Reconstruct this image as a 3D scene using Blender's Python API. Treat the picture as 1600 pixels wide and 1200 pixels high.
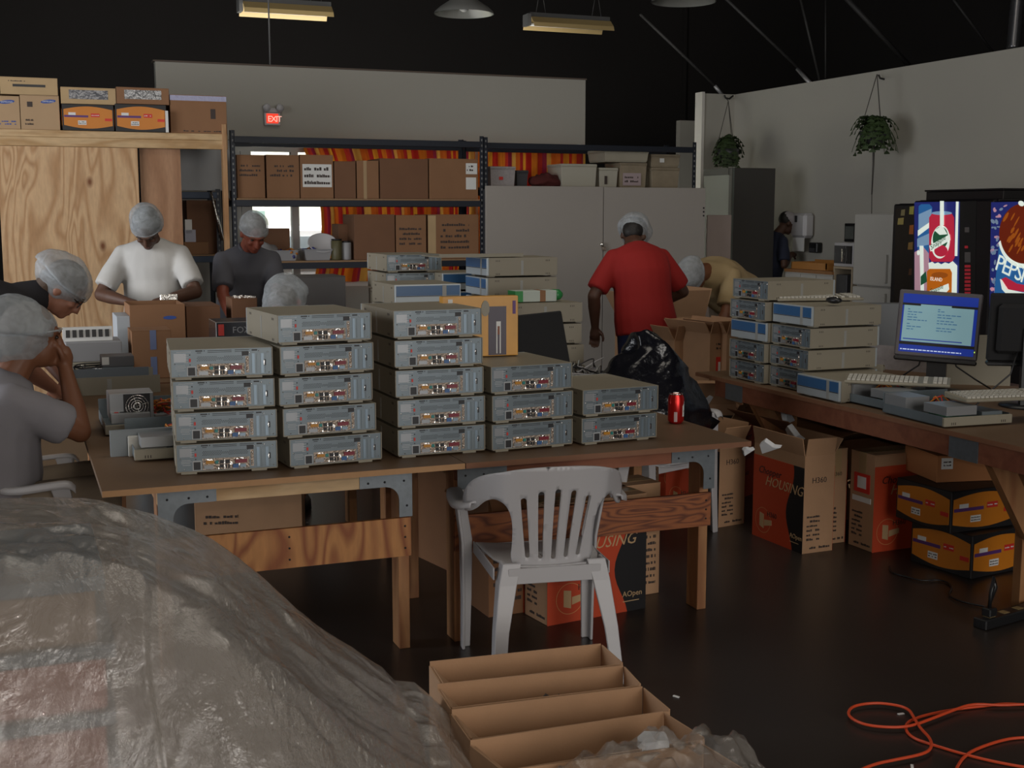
import bpy, bmesh, math, random
from mathutils import Vector, Matrix, noise
from mathutils.geometry import delaunay_2d_cdt
for o in list(bpy.data.objects): bpy.data.objects.remove(o)
random.seed(7)
S = bpy.context.scene
COL = S.collection
PI = math.pi

# ------------------------------------------------------------------ camera, light, exposure
F, CH, AZ, PT = 1950.0, 1.56, math.radians(21.7), math.atan(265/1950)
cd = bpy.data.cameras.new('camera'); cam = bpy.data.objects.new('camera', cd); COL.objects.link(cam)
cd.sensor_width = 36; cd.lens = F/1600*36; cd.clip_start = .05; cd.clip_end = 200
cam.location = (0, 0, CH); cam.rotation_euler = (PI/2-PT, 0, -AZ)
S.camera = cam
S.view_settings.view_transform = 'Standard'; S.view_settings.look = 'None'
S.view_settings.gamma = 1; S.view_settings.use_curve_mapping = False
S.view_settings.exposure = 0.14
W = bpy.data.worlds.new('world'); S.world = W; W.use_nodes = True
bg = W.node_tree.nodes['Background']; bg.inputs[0].default_value = (.75, .85, 1, 1); bg.inputs[1].default_value = 1.2
def lamp(name, kind, loc, rot, power, color, size=1, sy=None):
    l = bpy.data.lights.new(name, kind); l.energy = power; l.color = color
    if kind == 'AREA':
        l.size = size
        if sy: l.shape = 'RECTANGLE'; l.size_y = sy
    elif kind == 'POINT': l.shadow_soft_size = size
    o = bpy.data.objects.new(name, l); COL.objects.link(o); o.location = loc; o.rotation_euler = rot
    return o
# camera flash, a little above and left of the lens
lamp('camera_flash', 'POINT', (-.06, .02, 1.66), (0, 0, 0), 37, (1, .89, .76), .012)
# open loading door at left; unseen fill light added behind the photographer
lamp('left_doorway_daylight', 'AREA', (-3.85, 6.2, 1.9), (PI/2, 0, -math.radians(58)), 185, (.97, .97, .97), 3.6, 2.9)
lamp('rear_fill_light', 'AREA', (2.5, -4.9, 2.5), (math.radians(97), 0, 0), 205, (1, .9, .77), 5.0, 3.2)
lamp('overhead_fill_light', 'AREA', (2.6, 6.0, 6.3), (math.radians(14), 0, 0), 105, (1, .92, .8), 3.0, 5.0)  # added overhead fill for upward faces; the roof has no skylight

# ------------------------------------------------------------------ helpers
def ray(px, py):
    x = (px-800)/F; y = (600-py)/F
    f = math.cos(PT)+y*math.sin(PT); u = -math.sin(PT)+y*math.cos(PT)
    return Vector((x*math.cos(AZ)+f*math.sin(AZ), -x*math.sin(AZ)+f*math.cos(AZ), u))
def atz(px, py, z): r = ray(px, py); return Vector((0, 0, CH))+r*((z-CH)/r.z)
def aty(px, py, y): r = ray(px, py); return Vector((0, 0, CH))+r*(y/r.y)
def atx(px, py, x): r = ray(px, py); return Vector((0, 0, CH))+r*(x/r.x)

class MB:
    def __init__(s): s.v = []; s.f = []; s.m = []; s.s = []
    def add(s, vs, fs, m=0, sm=False, M=None):
        b = len(s.v)
        s.v += [tuple(M @ Vector(p)) if M else tuple(p) for p in vs]
        for f in fs: s.f.append([b+i for i in f]); s.m.append(m); s.s.append(sm)
        return s
    def box(s, x0, x1, y0, y1, z0, z1, m=0, M=None):
        return s.add([(x, y, z) for z in (z0, z1) for y in (y0, y1) for x in (x0, x1)],
              [(0, 2, 3, 1), (4, 5, 7, 6), (0, 1, 5, 4), (2, 6, 7, 3), (0, 4, 6, 2), (1, 3, 7, 5)], m, False, M)
    def rings(s, rs, m=0, sm=True, cap=True, closed=False, M=None):
        n = len(rs[0]); vs = [p for r in rs for p in r]; fs = []
        for i in range(len(rs)-1 if not closed else len(rs)):
            a = i*n; b = ((i+1) % len(rs))*n
            for j in range(n): k = (j+1) % n; fs.append((a+j, a+k, b+k, b+j))
        if cap and not closed: fs.append(tuple(range(n-1, -1, -1))); fs.append(tuple((len(rs)-1)*n+j for j in range(n)))
        return s.add(vs, fs, m, sm, M)
    def tube(s, pts, r, n=8, m=0, cap=True, closed=False):
        pts = [Vector(p) for p in pts]; rs = []; up = None
        R = r if isinstance(r, (list, tuple)) else [r]*len(pts)
        for i, p in enumerate(pts):
            a = pts[i-1] if i or closed else p; b = pts[(i+1) % len(pts)] if i < len(pts)-1 or closed else p
            t = (b-a).normalized() if (b-a).length > 1e-9 else Vector((0, 0, 1))
            if up is None: up = Vector((0, 0, 1)) if abs(t.z) < .9 else Vector((1, 0, 0))
            x = t.cross(up)
            if x.length < 1e-5: x = t.cross(Vector((.3, 1, .2)))
            x.normalize(); y = x.cross(t).normalized(); up = y
            rs.append([p+x*(R[i]*math.cos(2*PI*k/n))+y*(R[i]*math.sin(2*PI*k/n)) for k in range(n)])
        return s.rings(rs, m, True, cap, closed)
    def cyl(s, x, y, z0, z1, r0, r1=None, n=20, m=0, M=None):
        r1 = r0 if r1 is None else r1
        return s.rings([[(x+r*math.cos(2*PI*k/n), y+r*math.sin(2*PI*k/n), z) for k in range(n)] for r, z in ((r0, z0), (r1, z1))], m, True, True, False, M)
    def lathe(s, prof, n=24, m=0, M=None, cap=True):
        return s.rings([[(r*math.cos(2*PI*k/n), r*math.sin(2*PI*k/n), z) for k in range(n)] for r, z in prof], m, True, cap, False, M)
    def ell(s, c, rx, ry, rz, R=None, n=14, m=0):
        c = Vector(c); R = R or Matrix.Identity(3); rs = []
        for i in range(1, n):
            a = PI*i/n
            rs.append([c+R @ Vector((rx*math.sin(a)*math.cos(2*PI*k/n), ry*math.sin(a)*math.sin(2*PI*k/n), -rz*math.cos(a))) for k in range(n)])
        return s.rings(rs, m)
    def prism(s, poly, t, M=None, m=0):          # polygon in xy, thickness t in z
        n = len(poly)
        return s.add([(x, y, 0) for x, y in poly]+[(x, y, t) for x, y in poly],
            [tuple(range(n-1, -1, -1)), tuple(range(n, 2*n))]+[(i, (i+1) % n, n+(i+1) % n, n+i) for i in range(n)], m, False, M)
    def build(s, name, mats, parent=None, loc=None, bev=0, kind=None):
        me = bpy.data.meshes.new(name); me.from_pydata(s.v, [], s.f)
        if not isinstance(mats, (list, tuple)): mats = [mats]
        for m in mats: me.materials.append(m)
        me.polygons.foreach_set('material_index', s.m); me.polygons.foreach_set('use_smooth', s.s); me.update()
        o = bpy.data.objects.new(name, me); COL.objects.link(o)
        if parent: o.parent = parent
        if loc is not None: o.location = loc
        if bev: b = o.modifiers.new('bevel', 'BEVEL'); b.width = bev; b.segments = 1; b.limit_method = 'ANGLE'
        if kind: o['kind'] = kind
        return o
def tag(o, label=None, cat=None, group=None, kind=None):
    if label: o['label'] = label
    if cat: o['category'] = cat
    if group: o['group'] = group
    if kind: o['kind'] = kind
    return o
def thing(name, label, cat, loc=(0, 0, 0), rz=0, group=None):
    o = bpy.data.objects.new(name, None); COL.objects.link(o); o.empty_display_size = .1
    o.location = loc; o.rotation_euler = (0, 0, rz)
    return tag(o, label, cat, group)
def dup(root, loc, rz, label=None, group=None, rot=None):
    def rec(o, par):
        c = o.copy(); COL.objects.link(c); c.parent = par
        for k in KIDS.get(o.name, []): rec(k, c)
        return c
    KIDS = {}
    for k in root.children_recursive: KIDS.setdefault(k.parent.name, []).append(k)
    r = rec(root, None); r.location = loc; r.rotation_euler = rot or (0, 0, rz)
    if label: r['label'] = label
    if group: r['group'] = group
    return r
def bx(name, m, parent, x0, x1, y0, y1, z0, z1, bev=0):
    return MB().box(x0, x1, y0, y1, z0, z1).build(name, m, parent, bev=bev)
def FR(face, w, d, h):
    X, Y, Z = Vector((1, 0, 0)), Vector((0, 1, 0)), Vector((0, 0, 1))
    u, v, n, o = {'-Y': (X, Z, -Y, (-w/2, -d/2, 0)), '+Y': (-X, Z, Y, (w/2, d/2, 0)), '-X': (-Y, Z, -X, (-w/2, d/2, 0)),
        '+X': (Y, Z, X, (w/2, -d/2, 0)), 'top': (X, Y, Z, (-w/2, -d/2, h))}[face]
    M = Matrix((u, v, n)).transposed().to_4x4(); M.translation = Vector(o); return M
def decal(parent, name, m, face, dm, u0, u1, v0, v1, t=.0012, kind=None):
    return MB().box(u0, u1, v0, v1, -.0003, t, M=FR(face, *dm)).build(name, m, parent, kind=kind)
def text(parent, s, m, face, dm, u, v, size, shear=0, rot=0, n=.0016, name='lettering', spacing=1, align='LEFT', M=None):
    c = bpy.data.curves.new(name, 'FONT'); c.body = s; c.size = size; c.shear = shear; c.extrude = .0004
    c.resolution_u = 2; c.space_character = spacing; c.align_x = align
    c.materials.append(m)
    o = bpy.data.objects.new(name, c); COL.objects.link(o); o.parent = parent
    o.matrix_local = (M or FR(face, *dm)) @ Matrix.Translation((u, v, n)) @ Matrix.Rotation(rot, 4, 'Z')
    return o

# ------------------------------------------------------------------ materials
def mat(name, col, rough=.6, metal=0, bump=0, bscale=40, var=0, vscale=6, emit=0, spec=None, stretch=(1, 1, 1), alpha=1, detail=4):
    m = bpy.data.materials.new(name); m.use_nodes = True; nt = m.node_tree; p = nt.nodes['Principled BSDF']
    p.inputs['Base Color'].default_value = (*col, 1); p.inputs['Roughness'].default_value = rough; p.inputs['Metallic'].default_value = metal
    if spec is not None: p.inputs['Specular IOR Level'].default_value = spec
    if emit: p.inputs['Emission Color'].default_value = (*col, 1); p.inputs['Emission Strength'].default_value = emit
    if alpha < 1: p.inputs['Alpha'].default_value = alpha
    if bump or var:
        tc = nt.nodes.new('ShaderNodeTexCoord'); mp = nt.nodes.new('ShaderNodeMapping'); mp.inputs['Scale'].default_value = stretch
        nt.links.new(tc.outputs['Object'], mp.inputs[0])
    if bump:
        n = nt.nodes.new('ShaderNodeTexNoise'); n.inputs['Scale'].default_value = bscale; n.inputs['Detail'].default_value = detail
        b = nt.nodes.new('ShaderNodeBump'); b.inputs['Strength'].default_value = bump; b.inputs['Distance'].default_value = .01
        nt.links.new(mp.outputs[0], n.inputs['Vector']); nt.links.new(n.outputs[0], b.inputs['Height']); nt.links.new(b.outputs[0], p.inputs['Normal'])
    if var:
        n = nt.nodes.new('ShaderNodeTexNoise'); n.inputs['Scale'].default_value = vscale; n.inputs['Detail'].default_value = 5
        r = nt.nodes.new('ShaderNodeMix'); r.data_type = 'RGBA'
        r.inputs['A'].default_value = (*[c*(1-var) for c in col], 1); r.inputs['B'].default_value = (*[min(1, c*(1+var)) for c in col], 1)
        nt.links.new(mp.outputs[0], n.inputs['Vector']); nt.links.new(n.outputs[0], r.inputs['Factor']); nt.links.new(r.outputs['Result'], p.inputs['Base Color'])
    return m
def woodmat(name, c1, c2, axis=2, scale=3, dist=6, knots=True, rough=.6, c3=None):
    m = bpy.data.materials.new(name); m.use_nodes = True; nt = m.node_tree; p = nt.nodes['Principled BSDF']; L = nt.links.new
    p.inputs['Roughness'].default_value = rough
    tc = nt.nodes.new('ShaderNodeTexCoord'); mp = nt.nodes.new('ShaderNodeMapping')
    sc = [1, 1, 1]; sc[axis] = .22; mp.inputs['Scale'].default_value = sc; L(tc.outputs['Object'], mp.inputs[0])
    n = nt.nodes.new('ShaderNodeTexNoise'); n.inputs['Scale'].default_value = scale; n.inputs['Detail'].default_value = 2; n.inputs['Distortion'].default_value = .6
    L(mp.outputs[0], n.inputs['Vector'])
    mu = nt.nodes.new('ShaderNodeMath'); mu.operation = 'MULTIPLY'; mu.inputs[1].default_value = dist*2.2; L(n.outputs[0], mu.inputs[0])
    fr = nt.nodes.new('ShaderNodeMath'); fr.operation = 'PINGPONG'; fr.inputs[1].default_value = 1; L(mu.outputs[0], fr.inputs[0])
    r = nt.nodes.new('ShaderNodeValToRGB'); r.color_ramp.elements[0].position = .08; r.color_ramp.elements[1].position = .7
    r.color_ramp.elements[0].color = (*c2, 1); r.color_ramp.elements[1].color = (*c1, 1); L(fr.outputs[0], r.inputs[0])
    n2 = nt.nodes.new('ShaderNodeTexNoise'); n2.inputs['Scale'].default_value = 60; n2.inputs['Detail'].default_value = 3; L(mp.outputs[0], n2.inputs['Vector'])
    mx = nt.nodes.new('ShaderNodeMix'); mx.data_type = 'RGBA'; mx.blend_type = 'MULTIPLY'; mx.inputs['Factor'].default_value = .35
    L(r.outputs[0], mx.inputs['A']); L(n2.outputs[0], mx.inputs['B'])
    out = mx.outputs['Result']
    if knots:
        vo = nt.nodes.new('ShaderNodeTexVoronoi'); vo.inputs['Scale'].default_value = 3.6; m2 = nt.nodes.new('ShaderNodeMapping')
        s2 = [1, 1, 1]; s2[axis] = .6; m2.inputs['Scale'].default_value = s2; L(tc.outputs['Object'], m2.inputs[0]); L(m2.outputs[0], vo.inputs['Vector'])
        rr = nt.nodes.new('ShaderNodeValToRGB'); rr.color_ramp.elements[0].position = .03; rr.color_ramp.elements[1].position = .12
        rr.color_ramp.elements[0].color = (.30, .15, .07, 1); rr.color_ramp.elements[1].color = (1, 1, 1, 1); L(vo.outputs['Distance'], rr.inputs[0])
        m3 = nt.nodes.new('ShaderNodeMix'); m3.data_type = 'RGBA'; m3.blend_type = 'MULTIPLY'; m3.inputs['Factor'].default_value = 1
        L(out, m3.inputs['A']); L(rr.outputs[0], m3.inputs['B']); out = m3.outputs['Result']
    L(out, p.inputs['Base Color']); return m

kraft = mat('kraft_cardboard', (.42, .245, .135), .8, var=.13, vscale=9, bump=.05, bscale=120)
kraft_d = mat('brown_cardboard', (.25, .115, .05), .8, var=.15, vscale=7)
kraft_l = mat('pale_cardboard', (.46, .32, .17), .8, var=.1, vscale=9)
orange = mat('orange_print', (.50, .055, .014), .6, var=.06)
orange_l = mat('orange_line', (.6, .3, .12), .6)
blackp = mat('black_print', (.012, .011, .012), .5)
inkp = mat('ink_print', (.05, .035, .03), .7)
tanp = mat('tan_print', (.5, .33, .17), .7)
whitep = mat('white_label', (.7, .7, .68), .6)
tape = mat('clear_brown_tape', (.36, .24, .12), .3)
tape_b = mat('blue_tape_print', (.12, .16, .3), .4)
redp = mat('red_print', (.6, .03, .02), .5)
purplep = mat('purple_print', (.1, .03, .16), .5)
yellowp = mat('amber_print', (.58, .19, .012), .45, var=.08)
bluep = mat('blue_print', (.02, .07, .32), .5)
pc_case = mat('beige_case', (.27, .245, .185), .5, var=.05, vscale=3)
pc_top = mat('beige_case_top', (.27, .24, .18), .5, bump=.05, bscale=500)
pc_rear = mat('galvanized_rear', (.17, .205, .225), .38, .35, var=.12, vscale=22)
pc_lite = mat('galvanized_light', (.30, .31, .32), .35, .4)
chrome = mat('chrome', (.86, .84, .8), .16, 1, bump=.5, bscale=90)
iomet = mat('port_plate_metal', (.32, .26, .21), .33, .8, bump=.5, bscale=150)
pc_dark = mat('dark_slot', (.015, .015, .018), .5)
pc_ridge = mat('slot_ridge', (.22, .28, .33), .35, .5)
p_or = mat('amber_port', (.5, .22, .02), .4); p_ma = mat('maroon_port', (.2, .012, .025), .4)
p_te = mat('teal_port', (.02, .22, .2), .4); p_bl = mat('blue_port', (.04, .12, .3), .4); p_wh = mat('pale_port', (.42, .43, .44), .4)
bez_blue = mat('blue_bezel', (.035, .11, .25), .3); bez_sil = mat('silver_bezel', (.4, .44, .46), .4, .2)
bez_strip = mat('grey_strip', (.3, .3, .28), .4)
pl_white = mat('white_plastic', (.46, .45, .46), .38)
pl_black = mat('black_plastic', (.012, .012, .013), .4)
pl_dark = mat('charcoal_plastic', (.05, .05, .055), .4)
galv = mat('galvanized_bracket', (.17, .19, .205), .42, .5, var=.2, vscale=50)
wall_w = mat('painted_drywall', (.40, .385, .34), .9, var=.04, vscale=1.2)
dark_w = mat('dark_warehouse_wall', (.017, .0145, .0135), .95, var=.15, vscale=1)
steel_b = mat('blue_rack_steel', (.022, .04, .075), .5, .2)
steel_k = mat('navy_rack_steel', (.012, .016, .026), .5, .2)
chip = mat('chipboard', (.28, .17, .09), .8, var=.25, vscale=40)
ply = woodmat('plywood_face', (.68, .44, .24), (.50, .28, .13), 2, 3.4, 12)
ply_r = woodmat('plywood_reddish', (.46, .25, .135), (.36, .18, .09), 2, 2.6, 4)
ply_h = woodmat('plywood_stretcher', (.54, .24, .075), (.3, .09, .025), 2, 4.5, 8, False)
ply_h2 = woodmat('dark_grain_stretcher', (.36, .115, .035), (.15, .04, .015), 0, 9, 12, False)
pine = woodmat('pine_lumber', (.66, .45, .24), (.5, .3, .13), 0, 6, 3, False)
pine_v = woodmat('pine_stud', (.5, .28, .13), (.4, .2, .08), 2, 6, 3, False)
pine_leg = woodmat('table_lumber', (.42, .20, .08), (.3, .12, .045), 2, 6, 3, False)
tbl_top = mat('brown_table_top', (.14, .08, .04), .55, var=.18, vscale=5, bump=.02, bscale=200)
tbl_edge = mat('raw_table_edge', (.4, .22, .1), .7, var=.12, vscale=30)
tbl_edge_d = mat('dark_table_edge', (.2, .085, .04), .6, var=.12, vscale=30)
floor_m = mat('polished_dark_concrete', (.030, .024, .021), .33, var=.25, vscale=1.6, bump=.02, bscale=3, spec=.5)
apron_r = woodmat('reddish_apron', (.30, .10, .045), (.24, .07, .03), 0, 5, 3, False)
tagm = mat('hang_cord', (.05, .045, .04), .7)

# ------------------------------------------------------------------ room shell
def struct(name, mb, m, **k): o = mb.build(name, m, **k); o['kind'] = 'structure'; return o
fl = MB().box(-4, 14, -5, 22, -.1, 0)
struct('floor', fl, floor_m)
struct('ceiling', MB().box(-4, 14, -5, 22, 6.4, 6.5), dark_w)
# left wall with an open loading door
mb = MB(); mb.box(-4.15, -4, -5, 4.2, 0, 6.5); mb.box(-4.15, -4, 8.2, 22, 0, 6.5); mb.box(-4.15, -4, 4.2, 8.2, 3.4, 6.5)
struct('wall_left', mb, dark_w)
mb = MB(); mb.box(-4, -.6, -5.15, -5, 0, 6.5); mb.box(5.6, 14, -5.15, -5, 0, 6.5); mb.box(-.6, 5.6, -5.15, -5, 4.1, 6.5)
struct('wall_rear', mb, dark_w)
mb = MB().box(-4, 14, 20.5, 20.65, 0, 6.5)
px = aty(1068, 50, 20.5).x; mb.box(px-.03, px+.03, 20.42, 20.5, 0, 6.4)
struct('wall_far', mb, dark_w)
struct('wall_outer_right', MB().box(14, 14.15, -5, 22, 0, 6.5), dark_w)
# white partition with the curtained windows
wy = 12.2; wl, wr = aty(243, 110, wy).x, aty(915, 122, wy).x
win_x0, win_x1 = aty(368, 300, wy).x, aty(908, 300, wy).x
mb = MB(); mb.box(wl, win_x0, wy, wy+.12, 0, 2.96); mb.box(win_x1, wr, wy, wy+.12, 0, 2.96)
mb.box(win_x0, win_x1, wy, wy+.12, 0, .85); mb.box(win_x0, win_x1, wy, wy+.12, 2.22, 2.96)
struct('wall_back', mb, wall_w)
struct('trim_1', MB().box(wl-.02, wr+.01, wy-.01, wy+.13, 2.96, 2.975), mat('cap_trim', (.12, .09, .07), .7))
# right white partition and its return
struct('wall_right', MB().box(8, 8.12, 2.5, 13.1, 0, 2.96), wall_w)
xs = aty(1099, 200, 13).x
struct('wall_return', MB().box(xs, 8.0, 13.0, 13.12, 0, 2.96), wall_w)
struct('trim_2', MB().box(xs-.035, xs, 12.98, 13.14, 0, 2.975), mat('corner_trim', (.62, .6, .55), .7))
a = aty(1063, 188, 16.8); b = aty(1110, 188, 16.8)
struct('wall_side', MB().box(a.x, b.x+1.2, 16.8, 16.92, 0, a.z), wall_w)
# window: white frames, glass and daylight outside
frame_m = mat('white_window_frame', (.6, .62, .6), .6)
glass = bpy.data.materials.new('window_glass'); glass.use_nodes = True
g = glass.node_tree; gp = g.nodes['Principled BSDF']; tr = g.nodes.new('ShaderNodeBsdfTransparent'); mx = g.nodes.new('ShaderNodeMixShader')
gp.inputs['Roughness'].default_value = .05; mx.inputs[0].default_value = .06
g.links.new(tr.outputs[0], mx.inputs[1]); g.links.new(gp.outputs[0], mx.inputs[2]); g.links.new(mx.outputs[0], g.nodes['Material Output'].inputs[0])
mb = MB(); mb.box(win_x0, win_x1, wy+.03, wy+.09, 2.16, 2.22); mb.box(win_x0, win_x1, wy+.03, wy+.09, .85, .91)
mull = [win_x0+.02, aty(386, 300, wy).x, aty(462, 300, wy).x, aty(560, 300, wy).x, aty(660, 300, wy).x, aty(745, 300, wy).x, aty(830, 300, wy).x, win_x1-.03]
win = thing('window_1', 'white framed window, its left panes bare and the rest curtained', 'window', (0, 0, 0)); win['kind'] = 'structure'
mb.build('window_frame', frame_m, win)
for i, x in enumerate(mull):
    w_ = .035 if i != 1 else .05
    bx('mullion', frame_m, win, x-w_, x+w_, wy+.02, wy+.1, .91, 2.16)
for i in range(len(mull)-1):
    bx('pane', glass, win, mull[i]+.035, mull[i+1]-.035, wy+.058, wy+.062, .91, 2.16)
# outdoor: sunlit yard, pale building and parked van
ob = thing('outdoor_building', 'pale sunlit building seen through the bare window pane', 'building', (3, 15.0, 0))
mb = MB().box(-.9, 2.9, 0, .3, 0, 2.7); mb.build('wall', mat('outside_wall', (.8, .82, .72), .9), ob)
bx('roof_band', mat('outside_band', (.45, .42, .3), .9), ob, -.9, 2.9, -.06, 0, 1.86, 1.98)
bx('door', mat('outside_door', (.3, .45, .42), .8), ob, -.6, -.2, -.04, 0, 0, 1.6)
van = thing('parked_car', 'white car roof seen outside through the bare window', 'car', (3.4, 13.9, 0))
cw = mat('sunlit_car_paint', (.85, .86, .88), .3)
mb = MB().prism([(-1.9, .35), (1.9, .35), (1.95, .8), (1.2, .95), (.8, 1.42), (-1.3, 1.45), (-1.85, .95)], 1.5, Matrix.Rotation(PI/2, 4, 'X') @ Matrix.Translation((0, 0, -.75)))
mb.build('car_body', cw, van, bev=.05)
bx('side_window', mat('car_glass', (.3, .36, .4), .1), van, -1.1, .7, -.77, -.74, 1.0, 1.33)
for x in (-1.2, 1.2): MB().cyl(0, 0, 0, .2, .33, M=Matrix.Translation((x, -.6, .33)) @ Matrix.Rotation(PI/2, 4, 'X')).build('wheel', pl_black, van)
# added area light standing in for daylight on the yard behind the partition
lamp('street_side_daylight', 'AREA', (3.2, 12.7, 2.75), (math.radians(62), 0, 0), 150, (1, .98, .92), 4.5, 1.0)

# ------------------------------------------------------------------ curtains
cur = bpy.data.materials.new('striped_curtain_cloth'); cur.use_nodes = True; nt = cur.node_tree; L = nt.links.new
p = nt.nodes['Principled BSDF']; p.inputs['Roughness'].default_value = .9
tc = nt.nodes.new('ShaderNodeTexCoord'); sx = nt.nodes.new('ShaderNodeSeparateXYZ'); L(tc.outputs['UV'], sx.inputs[0])
mu = nt.nodes.new('ShaderNodeMath'); mu.operation = 'MULTIPLY'; mu.inputs[1].default_value = 2.4; L(sx.outputs['X'], mu.inputs[0])
fr = nt.nodes.new('ShaderNodeMath'); fr.operation = 'FRACT'; L(mu.outputs[0], fr.inputs[0])
r = nt.nodes.new('ShaderNodeValToRGB'); r.color_ramp.interpolation = 'CONSTANT'; L(fr.outputs[0], r.inputs[0])
cols = [(0, (.55, .03, .02)), (.12, (.75, .22, .02)), (.3, (.6, .05, .03)), (.42, (.35, .03, .07)), (.5, (.78, .42, .09)), (.62, (.7, .16, .02)), (.78, (.5, .03, .03)), (.9, (.8, .35, .03))]
el = r.color_ramp.elements
el[0].color = (*cols[0][1], 1); el[1].position = cols[1][0]; el[1].color = (*cols[1][1], 1)
for po, c in cols[2:]: e = el.new(po); e.color = (*c, 1)
L(r.outputs[0], p.inputs['Base Color'])
tl = nt.nodes.new('ShaderNodeBsdfTranslucent'); L(r.outputs[0], tl.inputs[0]); ms = nt.nodes.new('ShaderNodeMixShader'); ms.inputs[0].default_value = .5
L(p.outputs[0], ms.inputs[1]); L(tl.outputs[0], ms.inputs[2]); L(ms.outputs[0], nt.nodes['Material Output'].inputs[0])
rod = MB().tube([(win_x0, wy-.06, 2.27), (win_x1, wy-.06, 2.27)], .012, 8); [rod.box(x-.015, x+.015, wy-.07, wy, 2.25, 2.29) for x in (win_x0+.05, (win_x0+win_x1)/2, win_x1-.05)]
tag(rod.build('curtain_rod', frame_m), 'thin white curtain rod above the curtained window', 'rod')
def curtain(label, x0, x1, z0, z1, y, gather=0):
    o = None; nu, nv = int((x1-x0)*80), 10; vs = []; uv = []
    ph = random.random()*6
    for j in range(nv+1):
        t = j/nv
        for i in range(nu+1):
            s = i/nu; x = x0+(x1-x0)*s
            xx = x + gather*(1-s)*math.sin(t*PI)*.14 + (gather*(1-s)*.10*(1-t))
            vs.append((xx, y+.035*math.sin(x*42+ph+math.sin(x*7)*1.4)*(1-.3*t)+.012*math.sin(x*91), z0+(z1-z0)*t)); uv.append((x*1.0+.03*math.sin(x*9), t))
    fs = [(j*(nu+1)+i, j*(nu+1)+i+1, (j+1)*(nu+1)+i+1, (j+1)*(nu+1)+i) for j in range(nv) for i in range(nu)]
    mb = MB(); mb.add(vs, fs, 0, True); o = mb.build('curtain', cur)
    ul = o.data.uv_layers.new(name='UVMap')
    for l in o.data.loops: ul.data[l.index].uv = uv[l.vertex_index]
    return tag(o, label, 'curtain', 'striped window curtains')
curtain('striped curtain stretch left of the tall rack post, gathered at its left edge', aty(468, 240, wy-.1).x, aty(741, 240, wy-.1).x, .9, 2.27, wy-.1, gather=1)
curtain('striped curtain stretch above the white cabinet, ending at the dark gap', aty(746, 240, wy-.1).x, aty(915, 240, wy-.1).x, .9, 2.26, wy-.1)
# ------------------------------------------------------------------ work tables
T = .72
def table(label, x0, x1, y0, y1, lx0, lx1, edge, stretch, apron, corner_l, corner_r):
    t = thing('work_table', label, 'table', ((x0+x1)/2, y0, 0)); ox, oy = (x0+x1)/2, y0
    mb = MB(); mb.box(x0-ox, x1-ox, 0, y1-oy, T-.019, T, 0); mb.build('table_top', [tbl_top], t)
    bx('front_edge', edge, t, x0-ox, x1-ox, -.003, .0, T-.0195, T-.0005)
    yl = .23
    bx('apron', apron, t, lx0-ox, lx1-ox, yl-.02, yl+.018, T-.108, T-.0195)
    bx('apron', apron, t, lx0-ox, lx1-ox, y1-oy-.3, y1-oy-.262, T-.108, T-.0195)
    for k, x in enumerate((lx0, lx1)):
        for y in (yl+.02, y1-oy-.35):
            s = 1 if k == 0 else -1; a, b = (x-ox, x-ox+s*.04) if s > 0 else (x-ox-.04, x-ox)
            bx('leg', pine_leg, t, a, b, y, y+.088, 0, T-.02, bev=.002)
        s = 1 if k == 0 else -1
        # galvanised corner bracket: curved L plate on the front
        r = .05; Lh, Lv = .19, .20; w1 = .088; w2 = .048
        poly = [(0, 0), (Lh, 0), (Lh, -w1), (w2+r, -w1)]+[(w2+r-r*math.sin(a_), -w1-r+r*math.cos(a_)) for a_ in [PI/2*i/6 for i in range(1, 7)]]+[(w2, -Lv), (0, -Lv)]
        if s > 0: poly = poly[::-1]
        M = Matrix(((s, 0, 0, x-ox), (0, 0, -1, yl-.021), (0, 1, 0, T-.0195), (0, 0, 0, 1)))
        bk = MB().prism(poly, .003, M).build('corner_bracket', galv, t)
        mb = MB()
        for (u, v) in ((.03, -.02), (.03, -.07), (.1, -.02), (.16, -.02), (.16, -.07), (.02, -.16), (.1, -.07)):
            mb.cyl(0, 0, 0, .002, .004, n=8, M=Matrix.Translation((x-ox+s*u, yl-.024, T-.0195+v)) @ Matrix.Rotation(PI/2, 4, 'X'))
        mb.build('nail', pc_dark, bk, kind='stuff')
        bx('side_rail', pine_v, t, min(x-ox, x-ox+s*.04), max(x-ox, x-ox+s*.04), yl+.108, y1-oy-.35, T-.108, T-.0195)
    if stretch:
        m, z0, z1 = stretch; st = bx('stretcher', m, t, lx0-ox-.002, lx1-ox+.002, yl+.002, yl+.018, z0, z1)
        mb = MB()
        for x in (lx0+.02, lx1-.02, (lx0+lx1)/2):
            for z in (z0+.03, (z0+z1)/2, z1-.03): mb.cyl(0, 0, 0, .002, .004, n=6, M=Matrix.Translation((x-ox, yl+.002, z)) @ Matrix.Rotation(PI/2, 4, 'X'))
        mb.build('nail', pc_dark, st, kind='stuff')
    return t
zs0 = aty(600, 870, 4.19).z; zs1 = aty(600, 810, 4.19).z
table('long light-edged work table under the two left front stacks of computers', .217, 1.395, 3.94, 6.4, .40, 1.27, tbl_edge, (ply_h, zs0, zs1), pine, 1, 1)
zt0 = aty(1040, 826, 4.19).z; zt1 = aty(1040, 774, 4.19).z
table('long dark-edged work table under the right front stacks and the soda can', 1.398, 2.53, 3.94, 5.1, 1.44, 2.50, tbl_edge_d, (ply_h2, zt0, zt1), apron_r, 1, 1)
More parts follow.
